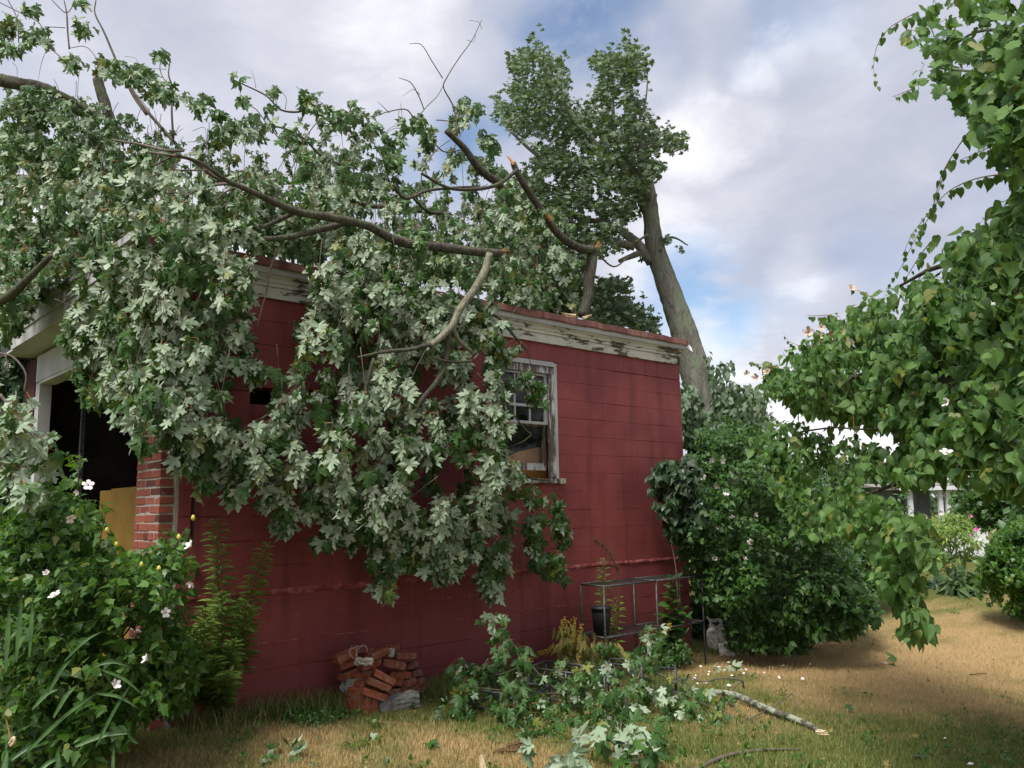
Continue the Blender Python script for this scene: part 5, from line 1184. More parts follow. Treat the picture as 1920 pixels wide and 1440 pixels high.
for (x0_, y0_, x1_, y1_, Y0, Y1, w_) in [(40, 1420, 195, 1290, 4.55, 4.6, .018), (20, 1425, 90, 1395, 4.8, 4.9, .022), (60, 1330, 115, 1290, 4.55, 4.6, .02), (180, 1400, 255, 1270, 4.55, 4.6, .016), (190, 1255, 275, 1310, 4.55, 4.6, .014), (180, 1300, 265, 1332, 4.55, 4.6, .014), (208, 1500, 214, 1390, 4.55, 4.6, .016), (30, 1240, 42, 1110, 4.55, 4.6, .02), (10, 1260, 18, 1130, 4.55, 4.6, .022), (55, 1230, 62, 1120, 4.55, 4.6, .018),
                              (0, 1500, 15, 1400, 4.6, 4.7, .03), (110, 1480, 108, 1400, 4.55, 4.6, .02), (60, 1500, 40, 1440, 4.7, 4.8, .03), (100, 1345, 150, 1280, 4.55, 4.6, .02), (140, 1400, 250, 1375, 4.55, 4.6, .022), (60, 1460, 120, 1420, 4.7, 4.8, .02), (170, 1250, 250, 1252, 4.55, 4.6, .012), (120, 1240, 200, 1180, 4.55, 4.6, .014), (90, 1300, 140, 1230, 4.55, 4.6, .018)]:
    a_, b_ = P(x0_, y0_, Y0), P(x1_, y1_, Y1); a_[2] = max(a_[2], .0)
    sp = spline([a_, (a_+b_)/2 + UP*.025, b_], 6); n_ = len(sp); d_ = unit(np.gradient(sp, axis=0)); sd = unit(np.cross(d_, [0, -1, .4])); ww = w_*np.sin(np.linspace(.5, math.pi, n_))[:, None]*.6
    vv = np.concatenate([sp-sd*ww, sp+np.array([0, .006, -.006]), sp+sd*ww]); fs = [(i_, i_+1, n_+i_+1, n_+i_) for i_ in range(n_-1)] + [(n_+i_, n_+i_+1, 2*n_+i_+1, 2*n_+i_) for i_ in range(n_-1)]
    MB().add(vv, fs).build('leaf', M['iris'], wr, True, True)
sd_ = empty('dry_stalk', P(5, 1340, 4.9)*np.array([1, 1, 0])); tag(sd_, 'bent dry stalk with a curled tan seed pod at the lower corner', 'stalk')
world_child('stem', MB().tube(spline([P(0, 1325, 4.9), P(12, 1350, 4.9), P(20, 1388, 4.88)]), .004, 5).mesh('stem', M['petiole']), sd_)
world_child('pod', MB().tube(spline([P(18, 1395, 4.88), P(26, 1383, 4.86), P(27, 1392, 4.86), P(20, 1398, 4.88)]), .009, 6).mesh('pod', M['splint'], True), sd_)
lw = empty('leafy_weed', PG(160, 1420)); tag(lw, 'low broad leaved seedling under the left shrub', 'weed')
foliage(lw, 'oval', cat(dome_lo([(110, 1330), (200, 1320), (240, 1380), (180, 1440), (90, 1420)], 60, 160, 1380, 80, 70, 5.3, .3, .085, clump=(12, 18))), M['hib'], 60)
# low green tuft and undergrowth along the wall foot
ug = empty('undergrowth', PG(560, 1345)); tag(ug, 'low green weeds between the tall weed stems and the brick heap', 'weeds')
foliage(ug, 'oval', dome_lo([(450, 1350), (480, 1325), (600, 1322), (650, 1335), (650, 1362), (560, 1370), (450, 1372)], 240, 550, 1350, 120, 30, 7.15, .25, .035, clump=(40, 14)), M['hibd'], 0)

ug2 = empty('undergrowth', PG(1290, 1235)); tag(ug2, 'low weeds round the rack feet and the white cylinder', 'weeds')
foliage(ug2, 'oval', cat(dome_lo([(1150, 1225), (1240, 1200), (1295, 1200), (1300, 1232), (1280, 1245), (1180, 1262)], 260, 1250, 1230, 120, 50, 10.2, .4, .055, clump=(40, 12)), dome_lo([(860, 1290), (980, 1260), (1140, 1240), (1160, 1270), (1000, 1300), (870, 1320)], 240, 1010, 1280, 170, 50, 8.9, .4, .05, clump=(40, 12))), M['hibd'], 0)
# small things in the turf: broad leaved tufts, dead leaf scraps
def turfpts(n, ylo=1150):
    px = rng.uniform(420, 1960, n); py = rng.uniform(ylo, 1450, n); Yg = CH/np.maximum((py-955)/F, .02); x = (px-960)/F*Yg
    wl = (np.stack([x, Yg], -1)-C0[:2]); k = (wl @ (-V[:2]) > .12) | (wl @ U[:2] > 6.8); return x[k], Yg[k]
x_, y_ = turfpts(520); k_ = dryness(x_, y_) < .62; x_, y_ = x_[k_], y_[k_]
nd = np.column_stack([x_, y_, gz(x_, y_) + .012*nz2(x_*2, y_*2, 2.) + .02])
tuft = put('clover', mass_mesh('clover', 'oval', gen_leaves(nd, 9, .042, droop=(0, -.2, .35), dj=.9, facing=(0, -.3, 1), flip=.1, pet=.035, spread=1.2), M['hib'])); tuft['kind'] = 'stuff'
tag(tuft, 'small broad leaved weeds dotted through the parched lawn', 'weeds')
x_, y_ = turfpts(420); nd = np.column_stack([x_, y_, gz(x_, y_) + .012*nz2(x_*2, y_*2, 2.) + .03])
lit_ = put('leaf_debris', mass_mesh('leaf_debris', 'maple_lo', gen_leaves(nd, 1, .045, droop=(.4, -.3, 0), dj=1., facing=(0, -.3, 1), fj=.5, flip=.3, pet=.01, smin=.3), M['wilt'])); lit_['kind'] = 'stuff'
tag(lit_, 'dead brown leaf scraps lying over the grass', 'leaves')
# ---------------- brick heap
WO = lambda px, py, off: PW(px, py, off)
def pile_xy(zx, zy): return 600 + zx/7.58, 1180 + zy/7.58
bricks = [
 (350, 385, .30, -16, 10, 'front brick at the top left of the heap with a white chip on it'), (590, 290, .16, 8, -35, 'brick behind the wire loop on top of the heap'), (815, 350, .32, -9, 12, 'long top brick of the heap with a dark underside'),
 (1020, 265, .14, 0, 20, 'rearmost small brick peeping over the top of the heap'), (1205, 370, .30, 4, -8, 'bright top brick at the right end of the heap'), (415, 480, .24, -14, -5, 'greyish mortar crusted brick second down on the left side'),
 (700, 500, .28, -10, 3, 'flat brick directly under the pale mortar lump'), (1045, 495, .34, 14, -25, 'rounded brick jutting out under the bright top brick'), (1285, 510, .26, 0, 12, 'squarish brick with a white streak on the right side'),
 (425, 625, .24, -12, 8, 'dark gapped brick third down on the left side'), (615, 640, .26, -6, -8, 'brick under the tilted pair, mostly hidden'), (1120, 640, .28, 6, -15, 'rounded brick in the middle of the right side'), (1335, 620, .24, -3, 10, 'narrow brick end on the right edge, mid height'),
 (570, 765, .30, -4, 50, 'small knobbly brick end left of the tilted bricks'), (900, 680, .42, 30, -18, 'upper of the tilted bricks lying across the middle'), (835, 790, .48, 26, -16, 'lower tilted brick with a white edge'),
 (1130, 760, .30, 16, 30, 'small sloping brick right of the tilted pair'), (1250, 750, .28, -5, 10, 'brick with a white drip on the right side'), (1390, 740, .26, -12, -14, 'outermost brick on the right edge of the heap'),
 (530, 885, .30, 3, 0, 'brick with a short white line above the upright row'), (775, 925, .46, 20, -20, 'slanting brick resting on the upright row'), (1060, 895, .30, -6, 2, 'dark brick left of centre just above the concrete lump'), (1235, 870, .28, -6, 2, 'dark brick above the middle of the concrete lump'), (1370, 862, .26, -8, 8, 'dark brick above the right end of the concrete lump'),
 (700, 600, .16, 0, 3, 'inner brick hidden deep behind the tilted pair'), (1180, 700, .14, 0, 5, 'inner brick in shade at the right of the heap')]
for i_, (zx, zy, off, roll, yaw, lab) in enumerate(bricks):
    px, py = pile_xy(zx, zy); q = WO(px, py, off)
    L_ = .20 if i_ not in (8, 12, 13, 16, 17, 18, 3) else .13
    o = put('brick', bevel_box(L_, .095, .060, .006, M['brick_old'], .0035, i_ % 7, 'brick'), None, q)
    o.rotation_euler = (Matrix.Rotation(A + math.radians(yaw), 3, 'Z') @ Matrix.Rotation(math.radians(roll), 3, 'Y')).to_euler()
    tag(o, lab, 'brick', 'loose bricks in the heap by the wall')
for i_, (zx, zy, off, lab) in enumerate([(430, 1050, .30, 'leftmost upright brick under the heap'), (505, 1085, .36, 'second upright brick under the heap, mortar smeared'), (590, 1075, .34, 'third upright brick under the heap, in shade'), (660, 1140, .42, 'fourth upright brick under the heap with pale mortar'), (740, 1150, .44, 'upright brick touching the concrete lump')]):
    px, py = pile_xy(zx, zy); q = WO(px, py, off); g_ = float(gz(q[0], q[1])); q[2] = g_ + .095
    o = put('brick', bevel_box(.06, .095, .20, .006, M['brick_old'], .0035, i_, 'brick'), None, q, (0, math.radians(rng.uniform(-2, 3)), A + math.radians(8))); tag(o, lab, 'brick', 'loose bricks in the heap by the wall')
def lump(name, q, dims, rough, mat, rz, ry=0., sub=2, seed=3):
    bm = bmesh.new(); bmesh.ops.create_cube(bm, size=1); bmesh.ops.subdivide_edges(bm, edges=bm.edges[:], cuts=sub, use_grid_fill=True); r_ = random.Random(seed)
    for v_ in bm.verts: v_.co = Vector((v_.co.x*dims[0], v_.co.y*dims[1], v_.co.z*dims[2])) + Vector([r_.uniform(-rough, rough) for _ in range(3)])
    me = bpy.data.meshes.new(name); bm.to_mesh(me); bm.free(); me.materials.append(mat); return put(name, me, None, q, (0, ry, rz))
px, py = pile_xy(1090, 1075); q = WO(px, py, .42)
tag(lump('concrete_lump', q, (.40, .12, .135), .006, M['concrete'], A+.05, -.10, 5), 'long rough grey concrete lump under the right half of the brick heap', 'concrete')
px, py = pile_xy(420, 790); tag(lump('stone', WO(px, py, .26), (.10, .09, .10), .010, M['concrete'], A, .2, 3, 5), 'grey stone lodged in the left side of the brick heap', 'stone')
px, py = pile_xy(620, 460); tag(lump('mortar_lump', WO(px, py, .42), (.13, .07, .05), .010, M['mortar'], A, .1, 3, 6), 'pale mortar lump resting high on the brick heap', 'mortar')
px, py = pile_xy(1010, 330); tag(lump('mortar_lump', WO(px, py, .33), (.035, .05, .06), .006, M['mortar'], A, 0, 2, 8), 'small grey mortar crumb between the two top bricks', 'mortar')
wz = [(530, 440), (515, 400), (520, 330), (550, 270), (600, 232), (645, 235), (668, 280), (665, 320)]; wz2 = [(555, 240), (520, 245), (515, 300), (520, 400), (480, 410), (430, 360), (420, 300), (450, 275), (510, 258)]
wo = MB()
for l_ in (wz, wz2): wo.tube(spline([WO(*pile_xy(*p_), .40) for p_ in l_], 6), .0028, 5)
tag(wo.build('wire_loop', M['wire']), 'loop of pale stiff wire on top of the brick heap', 'wire')

# ---------------- rack, pot, cages, cylinder by the wall
def post_grid(px_top, off): return PW(px_top[0], px_top[1], off)
fA, fB, fC = PW(1132, 1102, .55), PW(1230, 1092, .55), PW(1315, 1071, .55)
bA, bB = PW(1089, 1100, .16), PW(1188, 1089, .16); bC = fC + (bB - fB)
zt = float(np.mean([fA[2], fB[2], fC[2], bA[2]])); zm2 = float(PW(1133, 1197, .55)[2])
for q_ in (fA, fB, fC, bA, bB, bC): q_[2] = zt
gd = lambda q_: float(gz(q_[0], q_[1]))
rk = empty('metal_rack', (fB[0], fB[1], gd(fB))); tag(rk, 'dark two tier tube rack standing against the red wall', 'rack')
dn_ = lambda q_, z_: np.array([q_[0], q_[1], z_])
for q_ in (fA, fB, fC, bA, bB, bC): world_child('leg', MB().tube([dn_(q_, gd(q_)-.02), dn_(q_, zt)], .011, 8).mesh('leg', M['metal'], True), rk)
for z_ in (zt, zm2):
    for e_ in ((fA, fB), (fB, fC), (bA, bB), (bB, bC), (fA, bA), (fB, bB), (fC, bC)): world_child('rail', MB().tube([dn_(e_[0], z_), dn_(e_[1], z_)], .010, 8).mesh('rail', M['metal'], True), rk)
    g_ = MB()
    for t_ in np.linspace(.04, .96, 24): g_.tube([dn_(fA+(fC-fA)*t_, z_+.004), dn_(bA+(bC-bA)*t_, z_+.004)], .0018, 3, False)
    for t_ in np.linspace(.15, .85, 6): g_.tube([dn_(fA+(bA-fA)*t_, z_+.004), dn_(fC+(bC-fC)*t_, z_+.004)], .0018, 3, False)
    o = world_child('wire_shelf', g_.mesh('wire_shelf', M['wiremesh']), rk); o['kind'] = 'stuff'
pq = (fA*.62+bA*.38) + (fB-fA)*.10; pq = dn_(pq, zm2+.012)
pt = empty('plant_pot', pq); tag(pt, 'black plastic plant pot on the lower shelf of the rack', 'pot')
put('body', MB().add(*lathe([(.082, 0), (.100, .22), (.096, .25), (.108, .252), (.108, .285), (.098, .285), (.094, .24)], 24)).mesh('body', M['pot'], True), pt)
put('soil', MB().add(*lathe([(.090, .22), (.090, .235)], 16)).mesh('soil', M['soil']), pt)
weed('pot_plant', pq + np.array([.0, 0, .24]), [(P(1128, 1148, float(pq[1])), 0), (P(1120, 1142, float(pq[1])), 0)], 'short green shoots growing in the black pot', 90, .035, cat_='plant')
weed('tall_weed', dn_((fA+bA)/2+(fB-fA)*.25, gd(fA)), [(P(1132, 1048, 9.4), 0), (P(1160, 1120, 9.5), 0)], 'tall weed growing up through the rack beside the black pot', 60, .10, cat_='weed')
weed('tall_weed', dn_((fB+bB)/2+(fC-fB)*.35, gd(fB)), [(P(1262, 1080, 10.), 0), (P(1280, 1140, 10.), 0)], 'drooping broad leaved weed inside the far bay of the rack', 40, .17, 'hibd', 'oval', cat_='weed')
dk = empty('seed_stalk', dn_((fA+bA)/2+(fB-fA)*.4, gd(fA))); tag(dk, 'brown curved dock seed stalk arching above the rack', 'stalk')
sp = spline([dn_((fA+bA)/2+(fB-fA)*.4, gd(fA)), P(1160, 1090, 9.5), P(1152, 1055, 9.5), P(1138, 1030, 9.5), P(1114, 1012, 9.5)], 12)
world_child('stem', MB().tube(sp, [.006, .003], 5).mesh('stem', M['seed']), dk)
g_ = MB()
for q_ in sp[len(sp)//4:]:
    for _ in range(7): g_.add(*[(np.array(v_)*rng.uniform(.7, 1.2) + q_ + .012*rng.normal(size=3), f_) for v_, f_ in [lathe([(.001, -.007), (.006, 0), (.001, .007)], 4)]][0])
world_child('seeds', g_.mesh('seeds', M['seed']), dk)['kind'] = 'stuff'
# wilted plant left of the rack
wp = empty('wilted_plant', dn_(PW(1085, 1200, .55), gd(PW(1085, 1200, .55)))); tag(wp, 'wilting brown green plant drooping between the rack and the cage', 'plant')
nd, _, _, _ = sprays([(1050, 1170), (1075, 1155), (1105, 1175), (1112, 1215), (1100, 1250), (1050, 1250), (1045, 1210)], 40, .45, .75, length=.1)
foliage(wp, 'lance', cat(gen_leaves(nd, 2, .16, droop=(0, 0, -1.2), flip=.3), gen_leaves(PV([1125, 1150, 1165, 1185, 1108], [1190, 1195, 1245, 1230, 1235], [9.0]*5), 2, .24, droop=(.5, 0, -.8), facing=(0, -.6, .8))), M['wilt'], 90)
g_ = MB()
for a_, b_ in (((1078, 1160), (1072, 1215)), ((1065, 1165), (1050, 1215)), ((1058, 1162), (1050, 1185)), ((1090, 1170), (1085, 1235)), ((1010, 1225), (1075, 1200)), ((985, 1240), (1050, 1212)), ((1245, 1190), (1256, 1172))):
    for t_ in np.linspace(0, 1, 22):
        q_ = PV([a_[0]+(b_[0]-a_[0])*t_], [a_[1]+(b_[1]-a_[1])*t_], [8.75])[0]
        for _ in range(4): g_.add(*[(np.array(v_)*rng.uniform(.6, 1.2) + q_ + .012*rng.normal(size=3), f_) for v_, f_ in [lathe([(.001, -.008), (.007, 0), (.001, .008)], 4)]][0])
world_child('seed_tassels', g_.mesh('seed_tassels', M['golden']), wp)['kind'] = 'stuff'
# fallen wire cages on the ground
def cage(name, c0, c1, dep, h, label):
    """box frame from ground point c0 to c1, dep metres deep"""
    c0 = np.array(c0, float); c1 = np.array(c1, float); dpv = unit(np.cross(c1-c0, [0, 0, 1]))*-dep
    r_ = empty(name, (c0+c1)/2*np.array([1, 1, 0])+UP*gd(c0)); tag(r_, label, 'cage', 'wire cages lying under the fallen branch')
    cs = [c0, c1, c1+dpv, c0+dpv]
    for q_ in cs + [(c0+c1)/2, (c0+c1)/2+dpv]: world_child('post', MB().tube([dn_(q_, gd(q_)-.01), dn_(q_, gd(q_)+h)], .011, 8).mesh('post', M['metal'], True), r_)
    for z_ in (.02, h):
        for k in range(4): a_, b_ = cs[k], cs[(k+1) % 4]; world_child('rail', MB().tube([dn_(a_, gd(a_)+z_), dn_(b_, gd(b_)+z_)], .011, 8).mesh('rail', M['metal'], True), r_)
    g_ = MB()
    for a_, b_ in ((cs[0], cs[1]), (cs[3], cs[2])):
        n_ = int(np.linalg.norm(b_-a_)/.035)
        for t_ in np.linspace(0, 1, n_): q_ = a_+(b_-a_)*t_; g_.tube([dn_(q_, gd(q_)+.02), dn_(q_, gd(q_)+h)], .0013, 3, False)
        for z_ in np.arange(.05, h, .035): g_.tube([dn_(a_, gd(a_)+z_), dn_(b_, gd(b_)+z_)], .0013, 3, False)
    world_child('netting', g_.mesh('netting', M['wiremesh']), r_)['kind'] = 'stuff'
cage('wire_cage', PG(1142, 1300), PG(1268, 1310), .30, .27, 'square wire cage frame, the one nearest the rack')
cage('wire_cage', PG(992, 1310), PG(1135, 1330), .42, .27, 'tube framed wire cage in the middle of the fallen leaves')
cage('wire_cage', PG(880, 1330), PG(1000, 1345), .5, .16, 'low wire cage tray buried under the leaves nearest the brick heap')
# white gas cylinder
tq = PG(1345, 1222); tc = empty('gas_cylinder', tq, .3); tc.scale = (.82, .82, .9); tag(tc, 'scuffed white gas cylinder half hidden by the shrub at the wall end', 'cylinder')
put('body', MB().add(*lathe([(.10, .0), (.105, .03), (.13, .05), (.15, .10), (.153, .22), (.145, .28), (.11, .33), (.04, .355)], 28)).mesh('body', M['tank'], True), tc)
cl_ = MB(); n_ = 40
for k in range(n_):
    a_ = 2*math.pi*k/n_; b_ = 2*math.pi*(k+1)/n_; segz = [(.33, .365), (.415, .44)] if (k % 10) not in (0, 1) else [(.33, .44)]
    for z0_, z1_ in segz:
        v_ = [(r_*math.cos(q_), r_*math.sin(q_), z_) for r_ in (.105, .110) for z_ in (z0_, z1_) for q_ in (a_, b_)]
        cl_.add(v_, [(0, 2, 3, 1), (4, 5, 7, 6), (0, 1, 5, 4), (2, 6, 7, 3), (0, 4, 6, 2), (1, 3, 7, 5)])
put('collar', cl_.mesh('collar', M['tank']), tc); put('valve', MB().add(*lathe([(.03, .35), (.03, .37), (.018, .38), (.018, .40), (.03, .405), (.03, .42)], 10)).mesh('valve', M['metal'], True), tc)
fr = put('base_sheet', MB().add([(-.02, -.30, .0), (.16, -.36, .0), (.20, -.10, .13), (.02, -.05, .17), (-.02, -.29, .012), (.16, -.35, .012), (.20, -.09, .142), (.02, -.04, .182)], [(3, 2, 1, 0), (4, 5, 6, 7), (0, 1, 5, 4), (1, 2, 6, 5), (2, 3, 7, 6), (3, 0, 4, 7)]).mesh('base_sheet', M['tank']), None, tq + np.array([-.02, .0, 0])); fr.name = 'tilted_white_slab'; tag(fr, 'dirty white slab leaning at the foot of the gas cylinder', 'panel')

# ---------------- broken branch on the grass with its leaves
gbp = lambda x_, y_, h: PG(x_, y_, h)
br = empty('broken_branch', PG(1200, 1340)); tag(br, 'lichen covered broken maple branch lying leafy on the lawn', 'branch')
def ground_pts(l_): return [PG(x_, y_, h_) for x_, y_, h_ in l_]
sticks('limb', [(ground_pts([(1540, 1372, .02), (1500, 1352, .03), (1440, 1330, .045), (1400, 1312, .055), (1365, 1300, .07), (1320, 1298, .09), (1260, 1300, .10), (1200, 1298, .12), (1120, 1300, .12)]), [.020, .026, .030, .030, .026, .024, .02, .015])], M['lichen'], br, 10, wob=.08, k=8)
sticks('twig', [(ground_pts(l_), r_) for l_, r_ in [([(1395, 1290, .08), (1388, 1275, .16), (1350, 1272, .18), (1320, 1278, .16), (1290, 1270, .18), (1262, 1280, .15)], [.010, .008, .008]), ([(1366, 1302, .06), (1385, 1280, .10), (1382, 1268, .16)], [.008, .004]),
    ([(1485, 1300, .10), (1450, 1325, .04), (1405, 1348, .02)], [.004, .006]), ([(1485, 1300, .10), (1492, 1320, .06), (1500, 1335, .01)], [.005, .003]), ([(1365, 1315, .05), (1395, 1340, .02), (1420, 1360, .01)], [.004, .002]),
    ([(1268, 1282, .14), (1235, 1262, .22), (1200, 1242, .30), (1170, 1240, .32)], [.009, .007, .005]), ([(1268, 1280, .14), (1225, 1258, .22), (1180, 1238, .32), (1150, 1235, .34)], [.007, .004]),
    ([(1178, 1290, .20), (1168, 1340, .08), (1162, 1375, .0)], [.009, .010, .006]), ([(1000, 1240, .42), (935, 1265, .28), (910, 1250, .36), (915, 1235, .42)], [.004, .007, .005]), ([(1100, 1300, .14), (1040, 1290, .18), (985, 1235, .42), (950, 1190, .58)], [.010, .008, .003]),
    ([(1120, 1330, .10), (1060, 1300, .12), (1010, 1320, .10)], [.010, .005]), ([(1100, 1300, .14), (1000, 1300, .16), (900, 1290, .2), (860, 1290, .25)], [.009, .006, .003]), ([(1180, 1300, .12), (1210, 1240, .35), (1218, 1190, .55)], [.007, .003]), ([(1280, 1300, .1), (1330, 1325, .1), (1350, 1340, .06)], [.006, .003])]], M['twig'], br, 6, k=6)
torn_ = MB(); q0 = PG(1545, 1374, .02)
for _ in range(6): a_ = q0 + .008*rng.normal(size=3); torn_.tube([a_ + np.array([-.05, .01, .0]), a_ + np.array([rng.uniform(.0, .04), -.01, .0])], [.012, .003], 5)
torn_.build('torn_wood', M['splint'], br, False, True)
Dg_ = []
def gspray(x_, y_, h_, n, rpx, fl=.12, size=.098, k=2):
    q = np.array([x_, y_]) + rng.normal(0, rpx, (n, 2))*np.array([1., .8]); c_ = PG(x_, y_+h_*200, .0)
    Y = float(PG(x_, y_ + h_*1600/7.4, 0.)[1]); nd = PV(q[:, 0], q[:, 1], np.full(n, Y) + rng.normal(0, .12, n)); nd[:, 2] = np.maximum(nd[:, 2], gz(nd[:, 0], nd[:, 1]) + .06)
    Dg_.append(gen_leaves(nd, k, size, droop=(.1, -.2, -1.), dj=.6, facing=(0, -.6, .7), fj=.6, flip=fl, pet=.06, smin=.5))
for a_ in [(930, 1165, .80, 7, 14, .3), (950, 1195, .7, 8, 13, .1), (980, 1225, .55, 8, 12, .1), (865, 1250, .35, 8, 13), (862, 1285, .25, 6, 12), (850, 1320, .12, 10, 13, .5), (890, 1290, .2, 6, 14), (910, 1250, .35, 6, 12), (930, 1240, .4, 5, 12), (965, 1290, .25, 12, 16), (1000, 1290, .25, 12, 16), (960, 1330, .12, 10, 14), (1000, 1340, .1, 12, 16), (1020, 1370, .04, 8, 16),
           (1050, 1260, .35, 8, 14, .4), (1090, 1270, .3, 12, 16), (1080, 1300, .2, 10, 16), (1120, 1250, .35, 8, 14, .3), (1110, 1310, .2, 18, 18, .35), (1100, 1345, .1, 12, 16), (1150, 1295, .2, 10, 15), (1180, 1300, .18, 10, 15), (1165, 1340, .08, 8, 14), (1200, 1290, .2, 10, 14, .3), (1230, 1310, .14, 12, 16, .4), (1260, 1300, .15, 10, 15), (1265, 1330, .08, 8, 14), (1300, 1290, .15, 10, 13), (1330, 1310, .1, 12, 14, .1), (1345, 1340, .05, 10, 12, .05),
           (1215, 1200, .6, 7, 11, .1), (1222, 1180, .7, 4, 8, .3), (1225, 1235, .4, 9, 12, .05), (1138, 1205, .55, 5, 9, .1), (1165, 1240, .4, 6, 10, .2), (1045, 1330, .1, 8, 16), (1130, 1330, .1, 8, 16), (1290, 1325, .07, 8, 14)]:
    gspray(*a_)
foliage(br, 'maple', cat(*Dg_), M['maple'], 300, 'foliage', M['petiole'], .0016)
# loose sprigs nearest the camera
def sprig(name, label, stem, pts, size, flip, root_xy, mat='maple', droop=(0, -.5, -.4), fj=.3):
    r_ = empty(name, PG(*root_xy)); tag(r_, label, 'sprig')
    world_child('stem', MB().tube(spline(stem, 6), [.004, .002], 5).mesh('stem', M['stalk_green'], True), r_)
    nd = np.array([q_ for q_, _ in pts]); ds = []
    for q_, (ax_q, s_) in pts:
        ds.append(dict(node=np.array([stem[-1]]), base=np.array([q_]), ax=unit(np.array([ax_q], float)), nm=unit(np.array([[.1, -.8, .5]]) + fj*rng.normal(size=(1, 3))), sz=np.array([s_]), tone=rng.random(1)))
    D_q = cat(*ds); D_q['nm'] = unit(D_q['nm'] - D_q['ax']*np.sum(D_q['nm']*D_q['ax'], 1, keepdims=True))
    fl = rng.random(len(pts)) < flip; D_q['nm'][fl] *= -1; foliage(r_, 'maple', D_q, M[mat], 300, 'foliage', M['stalk_green'], .002)
Yf = 5.3
sprig('maple_sprig', 'pale undersides of a large fresh maple sprig nearest the camera', [PG(1040, 1460, .05), P(1050, 1425, Yf), P(1062, 1395, Yf), P(1088, 1380, Yf)],
      [(P(1080, 1392, Yf), ((.5, -.1, .9), .14)), (P(1072, 1405, Yf), ((.5, 0, -.7), .13)), (P(1060, 1418, Yf), ((.1, -.1, -1), .17)), (P(1066, 1420, Yf+.05), ((.8, -.1, -.5), .15)), (P(1052, 1425, Yf+.03), ((-.3, 0, -1), .16)), (P(1075, 1375, Yf), ((.8, 0, .5), .12)), (P(1062, 1435, Yf), ((.4, 0, -1), .15))], .15, 1., (1055, 1440))
sprig('maple_sprig', 'small grey green leaf pair left of the large pale sprig', [PG(990, 1450, .02), P(988, 1410, 5.6), P(985, 1400, 5.6)], [(P(985, 1402, 5.6), ((.3, 0, -1), .15)), (P(998, 1395, 5.6), ((-.8, 0, -.5), .10)), (P(988, 1385, 5.65), ((-.1, 0, 1), .09))], .12, .8, (990, 1430))
nd = PV(*scatter([(1110, 1370), (1160, 1350), (1240, 1370), (1210, 1410), (1150, 1430), (1105, 1400)], 26).T, rng.uniform(5.9, 6.5, 26)); nd[:, 2] = np.maximum(nd[:, 2], gz(nd[:, 0], nd[:, 1])+.04)
sg = empty('leaf_litter', PG(1160, 1395)); tag(sg, 'heap of torn maple leaves on the grass behind the pale sprig', 'leaves'); foliage(sg, 'maple', gen_leaves(nd, 2, .13, droop=(.2, -.5, -.3), facing=(0, -.4, 1), flip=.4), M['maple'], 60)
for x_, y_, s_, fl, lab, n_ in [(520, 1415, .09, .6, 'scatter of torn leaves on the lawn below the weeds', 12), (1372, 1250, .13, .9, 'pale upturned leaf lying near the white cylinder', 2), (1340, 1255, .06, .9, 'faded petal like leaf scraps near the white cylinder', 2), (700, 1373, .07, 1., 'single pale leaf on the grass before the brick heap', 1), (1720, 1415, .10, 0., 'lone dark leaf flat on the lawn at the right', 2), (1680, 1238, .10, 0., 'dark leaf scrap on the dry patch', 2), (1580, 1333, .09, .2, 'green leaf pair on the grass beyond the branch end', 2), (800, 1395, .09, .1, 'green leaf scrap at the grass below the concrete lump', 3)]:
    r_ = empty('fallen_leaf' if n_ < 4 else 'leaf_litter', PG(x_, y_)); tag(r_, lab, 'leaf' if n_ < 4 else 'leaves')
    q = np.array([x_, y_]) + rng.normal(0, 14 if n_ > 3 else 5, (n_, 2))*np.array([2. if n_ > 3 else 1., .7]); nd = np.array([PG(a, b, .035) for a, b in q])
    foliage(r_, 'maple', gen_leaves(nd, 1, s_*1.25, droop=(.3, -.3, 0), dj=.9, facing=(0, -.5, 1.), fj=.4, flip=fl, pet=.01, smin=.8), M['maple'], 20)
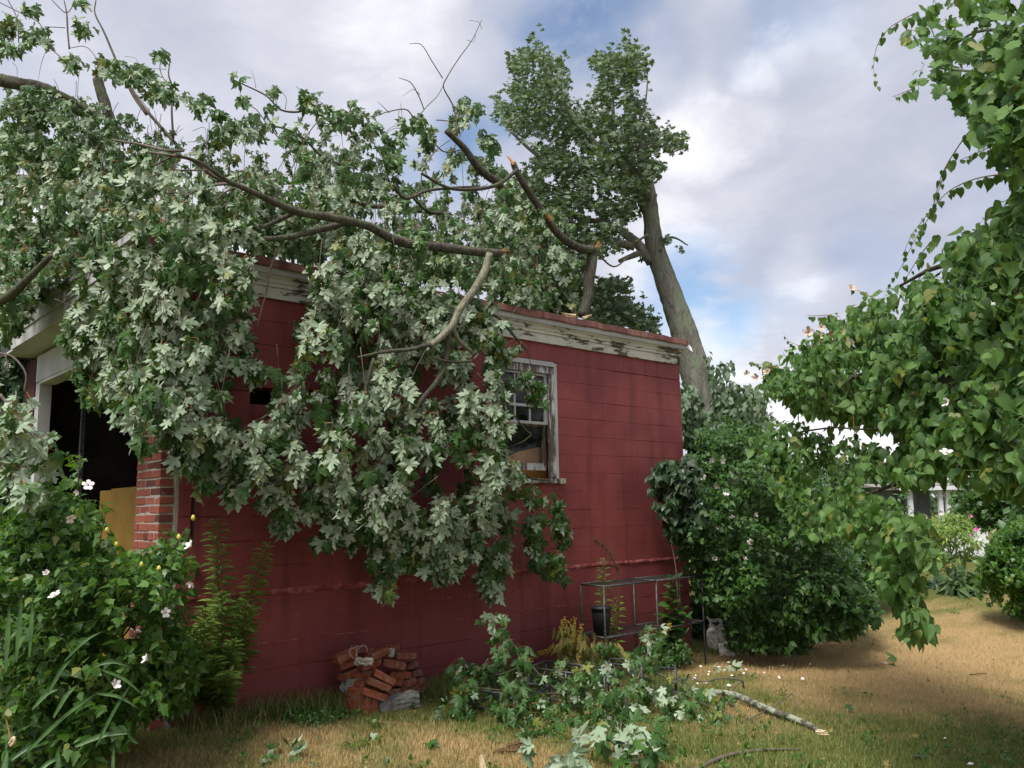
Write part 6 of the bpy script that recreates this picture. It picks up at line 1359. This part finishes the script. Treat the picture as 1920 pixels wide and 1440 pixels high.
# scattered white petals, too small to pick apart
q = np.concatenate([scatter([(1260, 1235), (1520, 1228), (1520, 1275), (1300, 1290)], 34), np.array([[1660, 1243], [1772, 1384], [1505, 1432], [1820, 1432], [1808, 1241], [1345, 1243]])])
mb = MB()
for a, b in q:
    c_ = PG(a, b, .03); s_ = rng.uniform(.012, .026); e1 = unit(rng.normal(size=3)*np.array([1, 1, .4]))*s_; e2 = unit(np.cross(e1, [.2, -.5, 1]))*s_*.7
    mb.add([c_-e1, c_-e2, c_+e1, c_+e2+UP*.006], [(0, 1, 2, 3)])
o = mb.build('petal_litter', M['petal']); o['kind'] = 'stuff'; tag(o, 'white petals scattered over the grass by the flowering shrub', 'petals')
# sticks on the lawn
for l_, r_, mt, lab in [([(1300, 1445, .01), (1360, 1418, .02), (1430, 1406, .02), (1500, 1405, .012)], [.016, .014, .008], 'twig', 'long bare reddish stick lying on the grass at the bottom edge'), ([(560, 1355, .02), (585, 1370, .01), (605, 1387, .01)], [.006, .005], 'twig', 'short grey stick at the wall foot left of the bricks'), ([(700, 1353, .02), (745, 1356, .02), (785, 1360, .01)], [.004, .003], 'petiole', 'thin pale straw stem before the brick heap'), ([(1818, 1265, .01), (1850, 1262, .012)], [.006, .004], 'seed', 'small dark stick on the dry patch of the lawn')]:
    tag(MB().tube(spline(ground_pts(l_), 8), r_, 7, wob=.08).build('stick', M[mt], None, True), lab, 'stick')
bkq = empty('bark_scrap', PG(940, 1400)); tag(bkq, 'shredded brown bark strips on the parched grass', 'bark')
for l_ in ([(925, 1412, .012), (950, 1404, .02), (985, 1396, .012)], [(935, 1405, .012), (965, 1408, .02), (990, 1400, .012)], [(950, 1398, .015), (975, 1392, .025), (995, 1388, .01)]): world_child('strip', MB().tube(spline(ground_pts(l_), 5), [.012, .014, .004], 4, wob=.3).mesh('strip', M['seed']), bkq)
sp_ = empty('wood_splinter', PG(915, 1440)); tag(sp_, 'fresh pale wood splinter with bark poking up at the bottom edge', 'splinter')
b_ = P(915, 1450, 5.6); mb = MB(); v_ = [b_+np.array([-.045, 0, -.05]), b_+np.array([.02, -.015, -.05]), b_+np.array([.03, .02, -.05]), b_+np.array([-.055, .01, .10]), b_+np.array([-.035, -.01, .12]), b_+np.array([-.02, .015, .04])]
mb.add(v_, [(0, 1, 4, 3), (1, 2, 5, 4), (2, 0, 3, 5), (3, 4, 5), (0, 2, 1)]); world_child('splinter', mb.mesh('splinter', M['splint']), sp_)
world_child('bark', MB().tube([b_+np.array([.02, .01, -.04]), b_+np.array([.09, .01, -.03]), b_+np.array([.15, .0, -.06])], [.02, .03, .025], 8, wob=.2).mesh('bark', M['lichen']), sp_)
